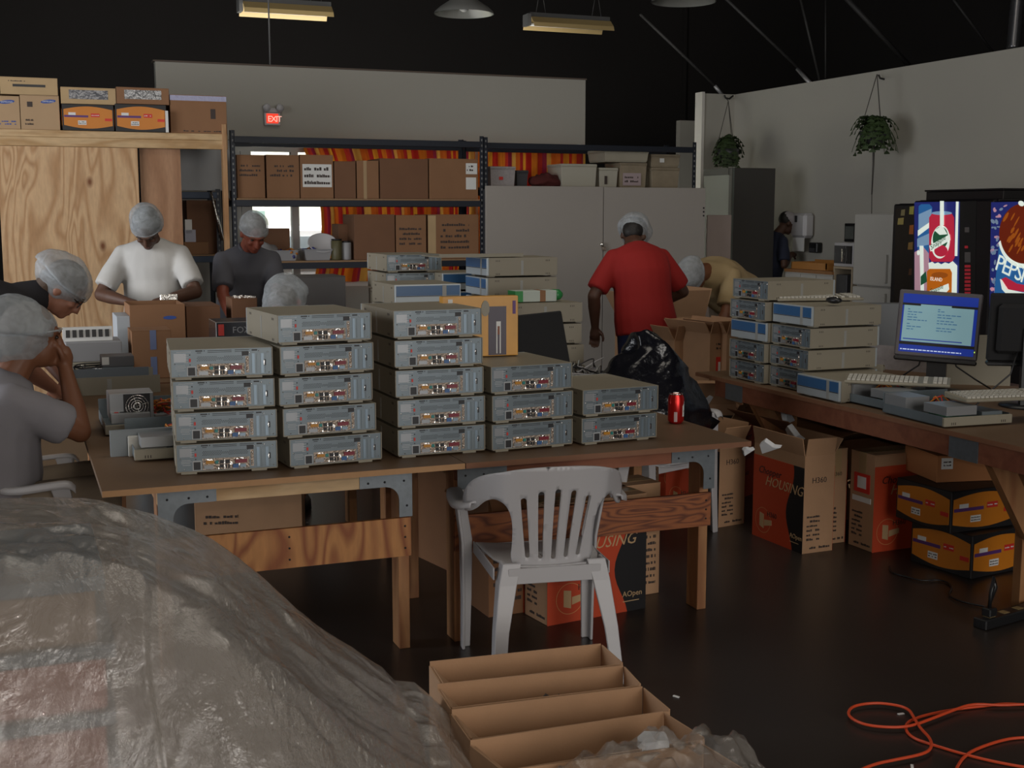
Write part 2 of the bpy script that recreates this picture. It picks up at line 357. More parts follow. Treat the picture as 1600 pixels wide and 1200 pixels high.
# row of tables further back
table('back work table behind the boxes, where the standing workers assemble parts', .25, 1.2, 6.45, 7.45, .33, 1.12, tbl_edge_d, None, pine, 1, 1)
table('middle work table under the side-on computer stacks behind the black monitor', 1.42, 2.72, 5.13, 6.4, 1.52, 2.62, tbl_edge_d, None, pine, 1, 1)
table('rear work table under the farthest computer stacks in front of the cabinet', 1.80, 2.80, 6.43, 7.4, 1.9, 2.7, tbl_edge_d, None, pine, 1, 1)
# right bench, running away from the camera
bn = thing('long_bench', 'long wooden bench along the right, holding monitors and computers', 'table', (3.38, 2.6, 0))
X0, Y0, Y1 = 3.38, 2.6, 5.82
bx('bench_top', tbl_top, bn, 0, 1.25, 0, Y1-Y0, T-.02, T)
bx('front_edge', tbl_edge_d, bn, -.003, 0, 0, Y1-Y0, T-.0195, T-.0005)
bx('apron', apron_r, bn, .03, .07, .1, Y1-Y0-.15, T-.108, T-.0205)
bx('apron', apron_r, bn, 1.1, 1.14, .1, Y1-Y0-.15, T-.108, T-.0205)
for yy in (3.72-Y0, Y1-Y0-.42):
    bx('leg', pine_leg, bn, .275, .365, yy, yy+.045, 0, T-.02, bev=.002)
    bx('leg', pine_leg, bn, 1.0, 1.09, yy, yy+.045, 0, T-.02, bev=.002)
    M = Matrix.Translation((.08, yy-.02, T-.12)) @ Matrix.Rotation(math.radians(-32), 4, 'Y')
    MB().box(0, .09, 0, .04, -.42, .06, M=M).build('brace', pine_leg, bn)
    bx('cross_rail', pine_leg, bn, .07, 1.1, yy+.046, yy+.084, T-.108, T-.0205)
    MB().box(.0, .003, 0, .16, -.09, 0, M=Matrix.Translation((.026, yy, T-.0205))).build('corner_bracket', galv, bn)

# ------------------------------------------------------------------ desktop computer (rear at -Y)
PW, PD, PH, PP = .325, .395, .1, .1035
def make_pc():
    t = thing('desktop_computer', 'x', 'computer'); dm = (PW, PD, PH)
    hw, hd = PW/2, PD/2; y0 = -hd
    mb = MB(); mb.box(-hw, hw, y0+.004, hd-.012, .007, .0985, 0); mb.box(-hw, hw, y0, hd-.012, .0985, PH, 0)
    mb.box(-hw, -hw+.003, y0, y0+.004, .007, .0985, 0); mb.box(hw-.003, hw, y0, y0+.004, .007, .0985, 0); mb.box(-hw, hw, y0, y0+.004, .007, .0105, 0)
    mb.build('case_cover', pc_top, t)
    for x in (-hw+.035, hw-.065):
        for y in (y0+.001, hd-.05): bx('foot', pc_case, t, x-.02, x+.03, y, y+.03, .001, .0071)
    R = MB(); M = FR('-Y', *dm)
    def d(name, m, u0, u1, v0, v1, t_=.0, par=None, n0=-.0045):
        return MB().box(u0/1000, u1/1000, v0/1000, v1/1000, n0, -.004+t_, M=M).build(name, m, par or t)
    rp = d('rear_panel', pc_rear, 3, 322, 10.5, 98, .0006)
    d('label', pc_lite, 12, 50, 58, 86, .001, rp)
    mb = MB()
    for (u0, u1, v) in ((20, 66, 90), (46, 58, 80), (46, 58, 72), (46, 56, 64), (44, 56, 56), (18, 46, 46), (16, 50, 41), (16, 44, 36), (20, 46, 30)):
        mb.box(u0/1000, u1/1000, v/1000, (v+1.6)/1000, -.004, -.0028, M=M)
    mb.build('printed_mark', p_wh, rp, kind='stuff')
    mb = MB()
    for (u, v, w, h) in ((60, 79, 4, 4), (60, 47, 4, 3.5), (80, 91, 22, 4), (106, 91, 3, 4), (118, 92, 76, 2), (118, 87, 76, 1.6), (204, 92, 46, 2), (204, 87, 42, 1.6), (258, 89, 18, 4.5), (84, 86, 14, 2)):
        mb.box(u/1000, (u+w)/1000, v/1000, (v+h)/1000, -.004, -.0028, M=M)
    for k in range(26):
        for j in range(4):
            if 11 <= k <= 14 and j in (0, 3): continue
            u = 84+k*5.6+(j % 2)*2.8; v = 60+j*4.2
            mb.box(u/1000, (u+2.9)/1000, v/1000, (v+2.2)/1000, -.004, -.0029, M=M)
    mb.build('vent_slots', pc_dark, rp, kind='stuff')
    d('voltage_switch', redp, 59, 65, 58, 69, .002)
    ps = d('power_socket', p_wh, 52, 80, 12, 44, .0014); d('socket_opening', pc_dark, 55, 77, 14, 40, .0022, ps)
    io = d('port_plate', iomet, 83, 234, 12, 50, .0012)
    def port(m, u0, u1, v0, v1, t_=.005): return d('port', m, u0, u1, v0, v1, t_, io)
    port(p_or, 94, 120, 33, 43); port(chrome, 98, 116, 43.5, 48, .004); port(pc_lite, 88, 118, 15, 27, .003)  # chrome strip over the amber port stands for its metallic highlight
    port(p_te, 124, 134, 32, 42); port(chrome, 133, 137, 14, 24)
    port(pc_dark, 139, 151, 32, 43); port(pc_dark, 157, 170, 32, 43); port(pc_dark, 139, 150, 18, 29); port(pc_dark, 156, 161, 16, 28); port(pc_dark, 165, 170, 16, 28)
    port(chrome, 152, 155, 14, 44, .003); port(chrome, 171, 178, 27, 36, .004)
    port(p_ma, 188, 226, 31, 43, .006); port(chrome, 192, 214, 43.5, 48.5, .005)  # chrome strip over the maroon port is a painted highlight too
    port(p_bl, 180, 198, 15, 28); port(pc_ridge, 203, 222, 16, 27); port(chrome, 199, 202, 22, 30)
    d('card_opening', pc_dark, 226, 248, 74, 88, .0014)
    br = d('bracket', iomet, 238, 248, 18, 72, .0016)
    for v in (27, 63):
        MB().ell(M @ Vector((.243, v/1000, -.002)), .0035, .0028, .0035, n=8).build('screw', chrome, br)
    for k, u in enumerate((258, 273, 287, 301)):
        s = d('slot_cover', pc_ridge if k % 2 == 0 else pc_rear, u, u+9, 15, 80, .0022)
    d('cable_slot', pc_dark, 297, 303, 40, 60, .003, s); d('bright_tab', chrome, 295.5, 298.5, 42, 57, .0034, s)
    mb = MB()
    for (u, v) in ((250, 84), (310, 84), (312, 18), (26, 16), (14, 52), (282, 88)): mb.ell(M @ Vector((u/1000, v/1000, -.003)), .0022, .0016, .0022, n=6)
    mb.build('rivet', chrome, rp, kind='stuff')
    # front bezel
    fb = MB().box(-hw, hw, hd-.012, hd, .008, PH).build('front_bezel', bez_sil, t, bev=.002)
    MF = FR('+Y', *dm)
    def f(name, m, u0, u1, v0, v1, t_): return MB().box(u0/1000, u1/1000, v0/1000, v1/1000, -.001, t_, M=MF).build(name, m, fb)
    f('blue_panel', bez_blue, 6, 319, 48, 94, .0012); f('grey_strip', bez_strip, 232, 252, 10, 96, .002); f('drive_gap', pc_dark, 6, 319, 44, 47, .001)
    # side slots and strip
    for face, sgn in (('-X', 1), ('+X', -1)):
        MS = FR(face, *dm); mb = MB()
        for c in (50, 330):
            for k in range(3):
                for v in (16, 84): mb.box((c+k*9)/1000, (c+k*9+3)/1000, (v-4)/1000, (v+4)/1000, -.0005, .0006, M=MS)
        mb.build('side_vent', inkp, t); MB().box(.19, .204, .010, .085, -.0005, .0006, M=MS).build('side_strip', bez_strip, t)
    return t
pc0 = make_pc(); used = [False]
ORD = ['bottom', 'second up', 'third up', 'fourth up', 'fifth up', 'sixth up']
def place_pc(loc, rz, label, group):
    if not used[0]:
        used[0] = True; pc0.location = loc; pc0.rotation_euler = (0, 0, rz); pc0['label'] = label; pc0['group'] = group; return pc0
    return dup(pc0, loc, rz, label, group)
def pos(n, i): return 'topmost' if i == n-1 else ('lowest' if i == 0 else ORD[i])
def pc_stack(n, left_px, right_px, ypx_l, ypx_r, what, group, jit=(), xs=None):
    a = atz(left_px, ypx_l, T); b = atz(right_px, ypx_r, T); c = (a+b)/2; ang = math.atan2(b.y-a.y, b.x-a.x)
    nx = Vector((-math.sin(ang), math.cos(ang), 0)); base = c+nx*(PD/2)
    for i in range(n):
        dx, dy, da = jit[i] if i < len(jit) else (0, 0, 0)
        place_pc((base.x+dx, base.y+dy, T+i*PP), ang+math.radians(da), f'beige desktop computer, {pos(n, i)} in {what}', group)
G = 'desktop computers stacked along the front table edge'
pc_stack(4, 276.5, 433.5, 743, 734, 'the leftmost front stack of four', G, [(0, 0, 0), (0, .0, .4), (-.002, 0, -.5), (-.008, 0, .2)])
pc_stack(5, 450, 600, 734, 720, 'the five-high stack beside the leftmost stack', G, [(0, 0, 0), (-.018, 0, -.4), (-.03, 0, 0), (-.026, 0, .5), (-.03, 0, 0)])
pc_stack(5, 620, 760, 717, 706, 'the tallest front stack beside the amber box', G, [(0, 0, 0), (-.001, 0, .3), (-.005, 0, -.3), (-.008, 0, 0), (-.012, 0, .3)])
pc_stack(3, 765, 898, 708, 696, 'the three-high stack carrying the amber box', G, [(0, 0, 0), (0, 0, .3), (-.003, .0, 0)])
pc_stack(2, 903, 1031, 697, 685, 'the rightmost front stack of two near the soda can', G, [(0, 0, 0), (.008, .004, -.6)])

# computers in the middle of the tables
def stack_at(n, x, y, rz, what, group, z=T, jit=.004, offs=0):
    for i in range(n):
        place_pc((x+random.uniform(-jit, jit), y+random.uniform(-jit, jit), z+i*PP), rz+math.radians(random.uniform(-.8, .8)), f'beige desktop computer, {pos(n, i)} in {what}', group)
GM = 'computers stacked on the middle tables'
xa = aty(918, 500, 5.6).x
stack_at(4, xa-PD/2-.03, 5.6+PW/2-.02, PI/2, 'the side-on stack behind the black monitor', GM, jit=.012)
xb = aty(873, 420, 6.02).x
stack_at(6, xb-PD/2, 6.02+PW/2+.02, PI/2, 'the tallest side-on stack before the cabinet', GM)
x1, x2 = aty(590, 450, 5.9).x, aty(690, 450, 5.9).x
stack_at(5, (x1+x2)/2, 5.9+PD/2-.3, PI, 'the blue-fronted stack behind the tall front stack', GM)
x1 = aty(622, 475, 5.15).x
stack_at(4, x1, 5.0+PD/2, PI, 'the low stack showing only a blue line', GM)
x1 = aty(735, 450, 6.6).x
stack_at(5, x1, 6.62+PD/2, PI, 'the blue-fronted stack partly hidden by the side-on stack', GM)
x1 = aty(655, 420, 6.75).x
stack_at(6, x1-.03, 6.75+PD/2, 0, 'the rearmost dark stack below the shelf boxes', GM)
# bench computers
GB = 'computers stacked at the far end of the bench'
bA = (3.43+PD/2, 5.24+PW/2); bB = (3.455+PD/2, 4.905+PW/2)
for i in range(5):
    front = i == 2
    place_pc((bA[0]+[0, .0, .005, .0, .01][i], bA[1]+[0, .004, 0, .005, 0][i], T+i*PP), PI/2 if front else -PI/2,
        f'beige computer {"with blue front" if front else "with bright rear ports"}, {pos(5, i)} in the far bench stack', GB)
for i in range(4):
    front = i == 3
    place_pc((bB[0]+[0, .0, .005, .01][i], bB[1]+[0, .004, 0, .0][i], T+i*PP), PI/2 if front else -PI/2,
        f'beige computer {"with blue front under the white keyboard" if front else "with bright rear ports"}, {pos(4, i)} in the near bench stack', GB)
# ------------------------------------------------------------------ open computer chassis
def open_pc(label, loc, rz, group=None, bez='y', psu=True, fan='-Y'):
    t = thing('open_computer', label, 'computer', loc, rz, group); hw, hd = PW/2, PD/2
    mb = MB(); mb.box(-hw, hw, -hd, hd, .006, .009); mb.box(-hw, -hw+.002, -hd, hd, .006, .045); mb.box(hw-.002, hw, -hd, hd, .006, .045); mb.box(-hw, hw, hd-.003, hd, .006, .09)
    mb.build('chassis_tray', pc_rear, t)
    bb = MB().box(-hw-.002, hw+.002, -hd-.014, -hd, .006, .042).build('front_bezel', pc_case, t, bev=.002)
    mb = MB()
    for k in range(3):
        for c in (-.13, .11): mb.box(c+k*.009, c+k*.009+.003, -hd-.015, -hd-.0135, .012, .022)
    mb.build('vent_slots', inkp, bb)
    bx('motherboard', mat_pcb, t, -.02, hw-.01, -hd+.08, hd-.02, .011, .014)
    mb = MB()
    for k in range(9): x = random.uniform(0, .13); y = random.uniform(-.08, .15); mb.box(x, x+random.uniform(.01, .03), y, y+random.uniform(.01, .03), .014, random.uniform(.02, .04))
    mb.build('board_component', [pl_dark], t, kind='stuff')
    bx('optical_drive', pc_lite, t, -.14, .005, -hd+.005, -hd+.15, .045, .082, bev=.001)
    bx('hard_drive', pc_rear, t, .03, .13, -hd+.005, -hd+.14, .03, .055, bev=.001)
    if psu:
        bx('power_supply', pc_lite, t, -hw+.005, -.04, hd-.15, hd-.005, .01, .088, bev=.001)
    mb = MB()
    for k in range(5):
        a = Vector((-.06+.01*k, hd-.15, .05)); b = Vector((random.uniform(-.02, .1), random.uniform(-.12, .05), .05)); m = (a+b)/2+Vector((random.uniform(-.03, .03), 0, .04))
        mb.tube([a.lerp(m, 0), a.lerp(m, .6)+Vector((0, 0, .01)), m, m.lerp(b, .5)+Vector((0, 0, .0)), b], .003, 6, m=k % 3)
    mb.build('cable_bundle', [yellowp, redp, pl_black], t, kind='stuff')
    return t
mat_pcb = mat('circuit_board', (.03, .12, .06), .5)
# ------------------------------------------------------------------ moulded white garden chair (faces +Y, back at -Y)
def inside(pt, poly):
    x, y = pt; c = False; n = len(poly)
    for i in range(n):
        x1, y1 = poly[i]; x2, y2 = poly[i-1]
        if (y1 > y) != (y2 > y) and x < (x2-x1)*(y-y1)/(y2-y1)+x1: c = not c
    return c
def sheet(outline, holes, step, fn, thick, name, m, parent):
    """flat outline with holes, filled with a fine triangulation, bent by fn(x,z) and given thickness"""
    vs, es = [], []
    for pl in [outline]+holes:
        b = len(vs); vs += [Vector(p) for p in pl]; es += [(b+i, b+(i+1) % len(pl)) for i in range(len(pl))]
    xs = [p[0] for p in outline]; ys = [p[1] for p in outline]
    x = min(xs)
    while x < max(xs):
        y = min(ys)
        while y < max(ys):
            if inside((x, y), outline) and not any(inside((x, y), h) for h in holes): vs.append(Vector((x, y)))
            y += step
        x += step
    r = delaunay_2d_cdt(vs, es, [], 0, 1e-5)
    V = [fn(p.x, p.y) for p in r[0]]; Fc = []
    for f in r[2]:
        c = (sum(r[0][i].x for i in f)/len(f), sum(r[0][i].y for i in f)/len(f))
        if inside(c, outline) and not any(inside(c, h) for h in holes): Fc.append(tuple(f))
    mb = MB(); mb.add(V, Fc, 0, True); o = mb.build(name, m, parent)
    s = o.modifiers.new('thickness', 'SOLIDIFY'); s.thickness = thick; s.offset = 0
    return o
def smooth(pts, it=2, closed=True):
    for _ in range(it):
        q = []
        n = len(pts)
        for i in range(n if closed else n-1):
            a, b = pts[i], pts[(i+1) % n]
            q += [tuple(a[k]*.75+b[k]*.25 for k in range(len(a))), tuple(a[k]*.25+b[k]*.75 for k in range(len(a)))]
        pts = q if closed else [pts[0]]+q+[pts[-1]]
    return pts
def garden_chair(label, loc, rz):
    t = thing('garden_chair', label, 'chair', loc, rz, 'white plastic garden chairs')
    half = [(0, .405), (.13, .415), (.165, .44), (.158, .52), (.160, .59), (.178, .645), (.215, .672), (.25, .655), (.282, .61), (.315, .60), (.318, .645), (.305, .70), (.27, .742), (.19, .775), (.09, .79), (0, .793)]
    pts = half+[(-x, z) for x, z in half[::-1] if x > 0]
    out = smooth(pts, 2)
    def bend(x, z):
        k = (z-.42)/.38; wing = max(0, abs(x)-.2)
        return Vector((x*(1+.04*k), -.205-.085*k-.03*k*k+1.15*x*x*(.75+.5*k)+wing*.75, z-.01))
    holes = []
    for i in range(5):
        u = (i-2); x0, x1 = u*.05, u*.062; w0, w1 = .0085, .011; z0, z1 = .455+.004*abs(u), .70-.008*u*u
        h = [(x0+w0*math.cos(a), z0+w0*math.sin(a)) for a in [PI+PI*k/6 for k in range(7)]]
        zm = (z0+z1)/2; xm = (x0+x1)/2
        h += [(xm+.010, zm)]+[(x1+w1*math.cos(a), z1+w1*math.sin(a)) for a in [PI*k/6 for k in range(7)]]+[(xm-.010, zm)]
        holes.append(h)
    sheet(out, holes, .016, bend, .007, 'backrest', pl_white, t)
    # seat
    so = smooth([(-.2, -.225), (0, -.235), (.2, -.225), (.235, .1), (.23, .2), (.12, .225), (-.12, .225), (-.23, .2), (-.235, .1)], 2)
    sh = []
    for sx_ in (-.03, .0, .03): sh.append([(sx_-.003, -.08), (sx_+.003, -.08), (sx_+.003, .0), (sx_-.003, .0)])
    sheet(so, sh, .025, lambda x, y: Vector((x, y, .425-.022*math.cos(min(1.57, abs(x)*6))*math.cos(min(1.5, abs(y)*5))-(.03*max(0, y-.15)/.07))), .006, 'seat', pl_white, t)
    MB().box(-.185, .185, -.245, -.24, .362, .418).build('apron', pl_white, t, bev=.002)
    MB().box(-.2, .2, .2, .205, .36, .402).build('apron', pl_white, t, bev=.002)
    for s in (-1, 1): MB().box(s*.232-.003, s*.232+.003, -.2, .2, .37, .415).build('apron', pl_white, t, bev=.002)
    def legsec(c, w, d, s, sy):     # L-shaped section, corner outward
        x, y, z = c; k = .012
        P = [(0, 0), (-s*w, 0), (-s*w, -sy*k), (-s*k, -sy*k), (-s*k, -sy*d), (0, -sy*d)]
        return [(x+a, y+b, z) for a, b in P]
    for s in (-1, 1):
        r = [legsec((s*(.262), -.325, 0), .045, .055, s, -1), legsec((s*.245, -.285, .2), .055, .06, s, -1), legsec((s*.222, -.25, .36), .07, .07, s, -1), legsec((s*.205, -.238, .435), .075, .06, s, -1)]
        MB().rings(r, sm=False).build('leg', pl_white, t, bev=.003)
        r = [legsec((s*.285, .235, 0), .04, .05, s, 1), legsec((s*.285, .225, .2), .046, .055, s, 1), legsec((s*.292, .215, .42), .055, .062, s, 1), legsec((s*.312, .20, .55), .05, .066, s, 1), legsec((s*.322, .19, .618), .06, .08, s, 1)]
        MB().rings(r, sm=False).build('leg', pl_white, t, bev=.003)
        # arm: curved ribbon with turned-down lip from back wing to front corner
        path = smooth([(.285, -.12, .632), (.315, -.07, .615), (.33, .0, .612), (.328, .1, .622), (.315, .19, .626), (.305, .215, .60)], 2, False)
        rs = []
        for i, (x, y, z) in enumerate(path):
            k = i/(len(path)-1); w = .024+.010*math.sin(k*PI)
            rs.append([(s*(x+a), y, z+b) for a, b in ((-w, 0), (-w*.5, .006), (w*.5, .006), (w, -.001), (w+.002, -.018), (w-.003, -.018), (w-.006, -.004), (-w, -.006))])
        if s < 0: rs = [r_[::-1] for r_ in rs]
        MB().rings(rs, sm=True).build('armrest', pl_white, t)
    return t
rz = math.radians(-9)
chair = garden_chair('white plastic garden chair with slotted back, empty, in front of the work tables', (1.655, 3.90, 0), rz); chair.scale = (.86, .88, .96)
dup(chair, (.0, 4.99, 0), math.radians(-94), 'white plastic chair at far left, under the seated man in grey shirt')
dup(chair, (2.16, 4.78, 0), math.radians(150), 'white plastic chair pushed in under the dark table, behind the apron')
dup(chair, (2.88, 5.34, 0), math.radians(200), 'white plastic chair holding the black bag, behind the soda can')

# ------------------------------------------------------------------ cartons
def carton(label, w, d, h, loc, rz=0, m=None, tape_m=None, openf=None, group=None, name='carton', cat='box', rot=None):
    m = m or kraft; t = thing(name, label, cat, loc, rz, group)
    if rot: t.rotation_euler = rot
    if openf is None:
        bx('body', m, t, -w/2, w/2, -d/2, d/2, .0005, h-.004, bev=.002)
        bx('top_flap', m, t, -w/2, w/2, -d/2, -.0015, h-.004, h); bx('top_flap', m, t, -w/2, w/2, .0015, d/2, h-.004, h)
        if tape_m:
            tp = MB(); tp.box(-w/2-.001, w/2+.001, -.025, .025, h, h+.0008); tp.box(-w/2-.0012, -w/2, -.025, .025, h*.7, h); tp.box(w/2, w/2+.0012, -.025, .025, h*.7, h)
            tp.build('tape', tape_m, t)
    else:
        k = .005; mb = MB(); mb.box(-w/2, w/2, -d/2, d/2, .0005, k); mb.box(-w/2, w/2, -d/2, -d/2+k, k, h); mb.box(-w/2, w/2, d/2-k, d/2, k, h)
        mb.box(-w/2, -w/2+k, -d/2+k, d/2-k, k, h); mb.box(w/2-k, w/2, -d/2+k, d/2-k, k, h); mb.build('body', m, t)
        for i, ang in enumerate(openf):
            if ang is None: continue
            a = math.radians(ang); L_ = min(w, d)/2*.98
            if i < 2:
                s = -1 if i == 0 else 1; M = Matrix.Translation((0, s*(d/2-.002), h)) @ Matrix.Rotation(-s*a, 4, 'X'); f = MB().box(-w/2+.003, w/2-.003, -.002, .002, 0, L_, M=M)
            else:
                s = -1 if i == 2 else 1; M = Matrix.Translation((s*(w/2-.002), 0, h)) @ Matrix.Rotation(s*a, 4, 'Y'); f = MB().box(-.002, .002, -d/2+.004, d/2-.004, 0, L_, M=M)
            f.build('flap', m, t)
    return t, (w, d, h)
def fplane(px0, px1, pt, pb, y, depth):
    """a box whose front face spans the given outline on the plane at distance y -> w, h, loc"""
    pm = (pt+pb)/2; xa_, xb_ = aty(px0, pm, y).x, aty(px1, pm, y).x; xm = (px0+px1)/2
    z1, z0 = aty(xm, pt, y).z, aty(xm, pb, y).z
    return abs(xb_-xa_), z1-z0, ((xa_+xb_)/2, y+depth/2, z0)
def fcarton(label, px0, px1, pt, pb, y, depth, z0=None, **k):
    w, h, loc = fplane(px0, px1, pt, pb, y, depth)
    if z0 is not None: h = loc[2]+h-z0; loc = (loc[0], loc[1], z0)
    t, dm = carton(label, w, depth, h, loc, **k); return t, dm
def scribble(parent, face, dm, rows, u0, u1, v0, v1, m=None, n=9, t=.0016, name='printing'):
    mb = MB(); M = FR(face, *dm); rr = random.Random(rows*7+int(u0*1000))
    hh = (v1-v0)/rows
    for r_ in range(rows):
        x = u0
        while x < u1:
            w_ = (u1-u0)/n*rr.uniform(.4, 1)
            if rr.random() < .8: mb.box(x, min(u1, x+w_*.8), v0+r_*hh+hh*.25, v0+r_*hh+hh*rr.uniform(.55, .75), -.0002, t, M=M)
            x += w_
    return mb.build(name, m or inkp, parent, kind='stuff')

# orange-and-black computer case cartons
def case_carton(label, loc, rz, w=.42, d=.17, h=.46, openf=None, big=True, group='orange and black computer case cartons'):
    t, dm = carton(label, w, d, h, loc, rz, kraft, tape, openf, group)
    for face, L_ in (('-Y', w), ('+Y', w)):
        M = FR(face, *dm); hh = h*.88
        wave = [(L_*(.74+.07*math.sin(k/14*PI*2.1+1.9)), hh*k/14) for k in range(15)]
        MB().prism([(0, 0)]+wave+[(0, hh)], .0012, M).build('orange_panel', orange, t)
        MB().prism([(L_, 0), (L_, hh)]+wave[::-1], .0012, M).build('black_panel', blackp, t)
        if not big: continue
        text(t, 'Chopper', blackp, face, dm, L_*.10, h*.70, .05, .3)
        text(t, 'HOUSING', tanp, face, dm, L_*.24, h*.585, .066, .35, name='lettering')
        text(t, 'H360', blackp, face, dm, L_*.3, h*.26, .035)
        text(t, 'AOpen', tanp, face, dm, L_*.755, h*.13, .032)
        decal(t, 'address_line', tanp, face, dm, L_*.76, L_*.93, h*.085, h*.092, .0018)
        mb = MB(); R_ = .062; c = (L_*.22, h*.20)
        n = 36; o1 = [(c[0]+R_*math.cos(2*PI*k/n), c[1]+R_*math.sin(2*PI*k/n)) for k in range(n)]; o2 = [(c[0]+(R_-.0022)*math.cos(2*PI*k/n), c[1]+(R_-.0022)*math.sin(2*PI*k/n)) for k in range(n)]
        mb.add([(x, y, .0017) for x, y in o1+o2], [(k, (k+1) % n, n+(k+1) % n, n+k) for k in range(n)], 0, False, M); mb.build('ring_mark', orange_l, t)
        mb = MB(); mb.prism([(c[0]-.028, c[1]-.03), (c[0]+.006, c[1]-.04), (c[0]+.006, c[1]+.03), (c[0]-.028, c[1]+.036)], .002, M); mb.prism([(c[0]+.01, c[1]-.026), (c[0]+.07, c[1]-.012), (c[0]+.07, c[1]+.012), (c[0]+.01, c[1]+.005)], .002, M)
        mb.build('case_drawing', tanp, t)
    for face, L_ in (('-X', d), ('+X', d)):
        text(t, 'H360', inkp, face, dm, L_*.25, h*.72, min(.045, L_*.22)); scribble(t, face, dm, 6, L_*.12, L_*.55, h*.12, h*.40, inkp, 4); scribble(t, face, dm, 1, L_*.1, L_*.9, h*.03, h*.08, inkp, 8)
    return t, dm
# under the front table
p0, p1 = atz(853, 981, 0), atz(1007, 952, 0)
case_carton('orange case carton lettered HOUSING, largest one, under the table behind the chair', ((p0.x+p1.x)/2, (p0.y+p1.y)/2+.10, 0), math.atan2(p1.y-p0.y, p1.x-p0.x), (p1-p0).length, .17, .47)
t, dm = carton('plain kraft carton right behind the largest HOUSING carton, its pale side showing', .24, .17, .47, (2.30, 4.52, 0), .08, kraft, tape); scribble(t, '-Y', dm, 8, .12, .22, .04, .26)
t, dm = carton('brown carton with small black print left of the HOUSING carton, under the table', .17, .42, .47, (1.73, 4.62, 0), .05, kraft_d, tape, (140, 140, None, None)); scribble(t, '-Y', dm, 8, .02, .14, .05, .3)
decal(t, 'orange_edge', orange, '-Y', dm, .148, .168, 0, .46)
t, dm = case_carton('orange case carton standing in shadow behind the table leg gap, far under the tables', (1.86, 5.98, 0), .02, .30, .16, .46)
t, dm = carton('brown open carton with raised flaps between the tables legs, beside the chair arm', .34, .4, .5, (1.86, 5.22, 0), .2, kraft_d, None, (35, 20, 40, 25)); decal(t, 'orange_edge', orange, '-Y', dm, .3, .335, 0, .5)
t, dm = carton('flat kraft carton on the floor in the dark under the left table', .5, .35, .26, (1.02, 6.0, 0), -.25, kraft, tape); scribble(t, '-Y', dm, 2, .04, .2, .1, .16)
# under the bench
case_carton('open orange HOUSING carton lettered H360 on its end, nearest the aisle under the bench', (3.405, 4.93, 0), math.radians(-88), .40, .17, .46, openf=(10, 35, None, 12))
case_carton('orange HOUSING carton behind the nearest bench carton, partly hidden by the table corner', (3.27, 5.52, 0), math.radians(-80), .42, .17, .44, openf=(25, 15, None, 30))
case_carton('kraft-sided case carton standing directly right of the open HOUSING carton', (3.575, 5.03, 0), math.radians(-88), .40, .12, .46, big=True)
t2, dm2 = case_carton('orange case carton with a red sticker on its narrow side, beside the amber boxes', (3.63+.2, 4.62+.10, 0), math.radians(2), .38, .17, .46)
decal(t2, 'sticker', redp, '-X', dm2, .03, .14, .27, .36, .003); decal(t2, 'sticker', whitep, '-X', dm2, .055, .115, .29, .345, .004); decal(t2, 'sticker', whitep, '-X', dm2, .02, .15, .225, .25, .003)
# amber bowed boxes
def bowed_box(label, w, d, h, loc, rz, group='amber bowed-panel boxes'):
    t = thing('amber_box', label, 'box', loc, rz, group); dm = (w, d, h)
    bx('body', blackp, t, -w/2, w/2, -d/2, d/2, .0005, h, bev=.003)
    for face, L_ in (('-Y', w), ('-X', d), ('+X', d), ('+Y', w)):
        M = FR(face, *dm); n = 12
        top = [(L_*(.03+.94*k/n), h*(.80+.12*math.sin(PI*k/n))) for k in range(n+1)]; bot = [(x, h-y) for x, y in top]
        MB().prism(bot+top[::-1], .0014, M).build('amber_panel', yellowp, t)
        a = MB(); a.box(L_*.04, L_*.5, h*.50, h*.58, .0014, .002, M=M); a.build('purple_band', purplep, t)
        a = MB(); a.box(L_*.55, L_*.72, h*.52, h*.66, .0014, .0022, M=M); a.box(L_*.82, L_*.96, h*.38, h*.48, .0014, .0022, M=M); a.build('red_tag', redp, t, kind='stuff')
        a = MB(); a.box(L_*.12, L_*.26, h*.58, h*.68, .0014, .0024, M=M); a.box(L_*.30, L_*.46, h*.22, h*.38, .0014, .0024, M=M); a.build('white_sticker', whitep, t, kind='stuff')
        scribble(t, face, dm, 1, L_*.56, L_*.71, h*.56, h*.62, whitep, 5, .0026); scribble(t, face, dm, 2, L_*.31, L_*.45, h*.24, h*.36, inkp, 4, .0028)
    # shrink wrap edge highlights
    return t
bowed_box('black and amber bowed box with purple band, lower of two under the bench', .37, .34, .192, (3.925, 4.31, 0), math.radians(8))
bowed_box('black and amber bowed box with red tags, upper of two under the bench', .37, .34, .185, (3.875, 4.36, .1925), math.radians(3))
t, dm = carton('flat orange-brown carton with a white barcode sticker on top of the amber boxes', .40, .30, .12, (3.99, 4.46, .378), math.radians(-12), mat('orange_brown_cardboard', (.42, .17, .06), .8), None)
decal(t, 'barcode_sticker', whitep, '-Y', dm, .02, .075, .06, .11); scribble(t, '-Y', dm, 2, .03, .066, .07, .10, inkp, 6, .002)
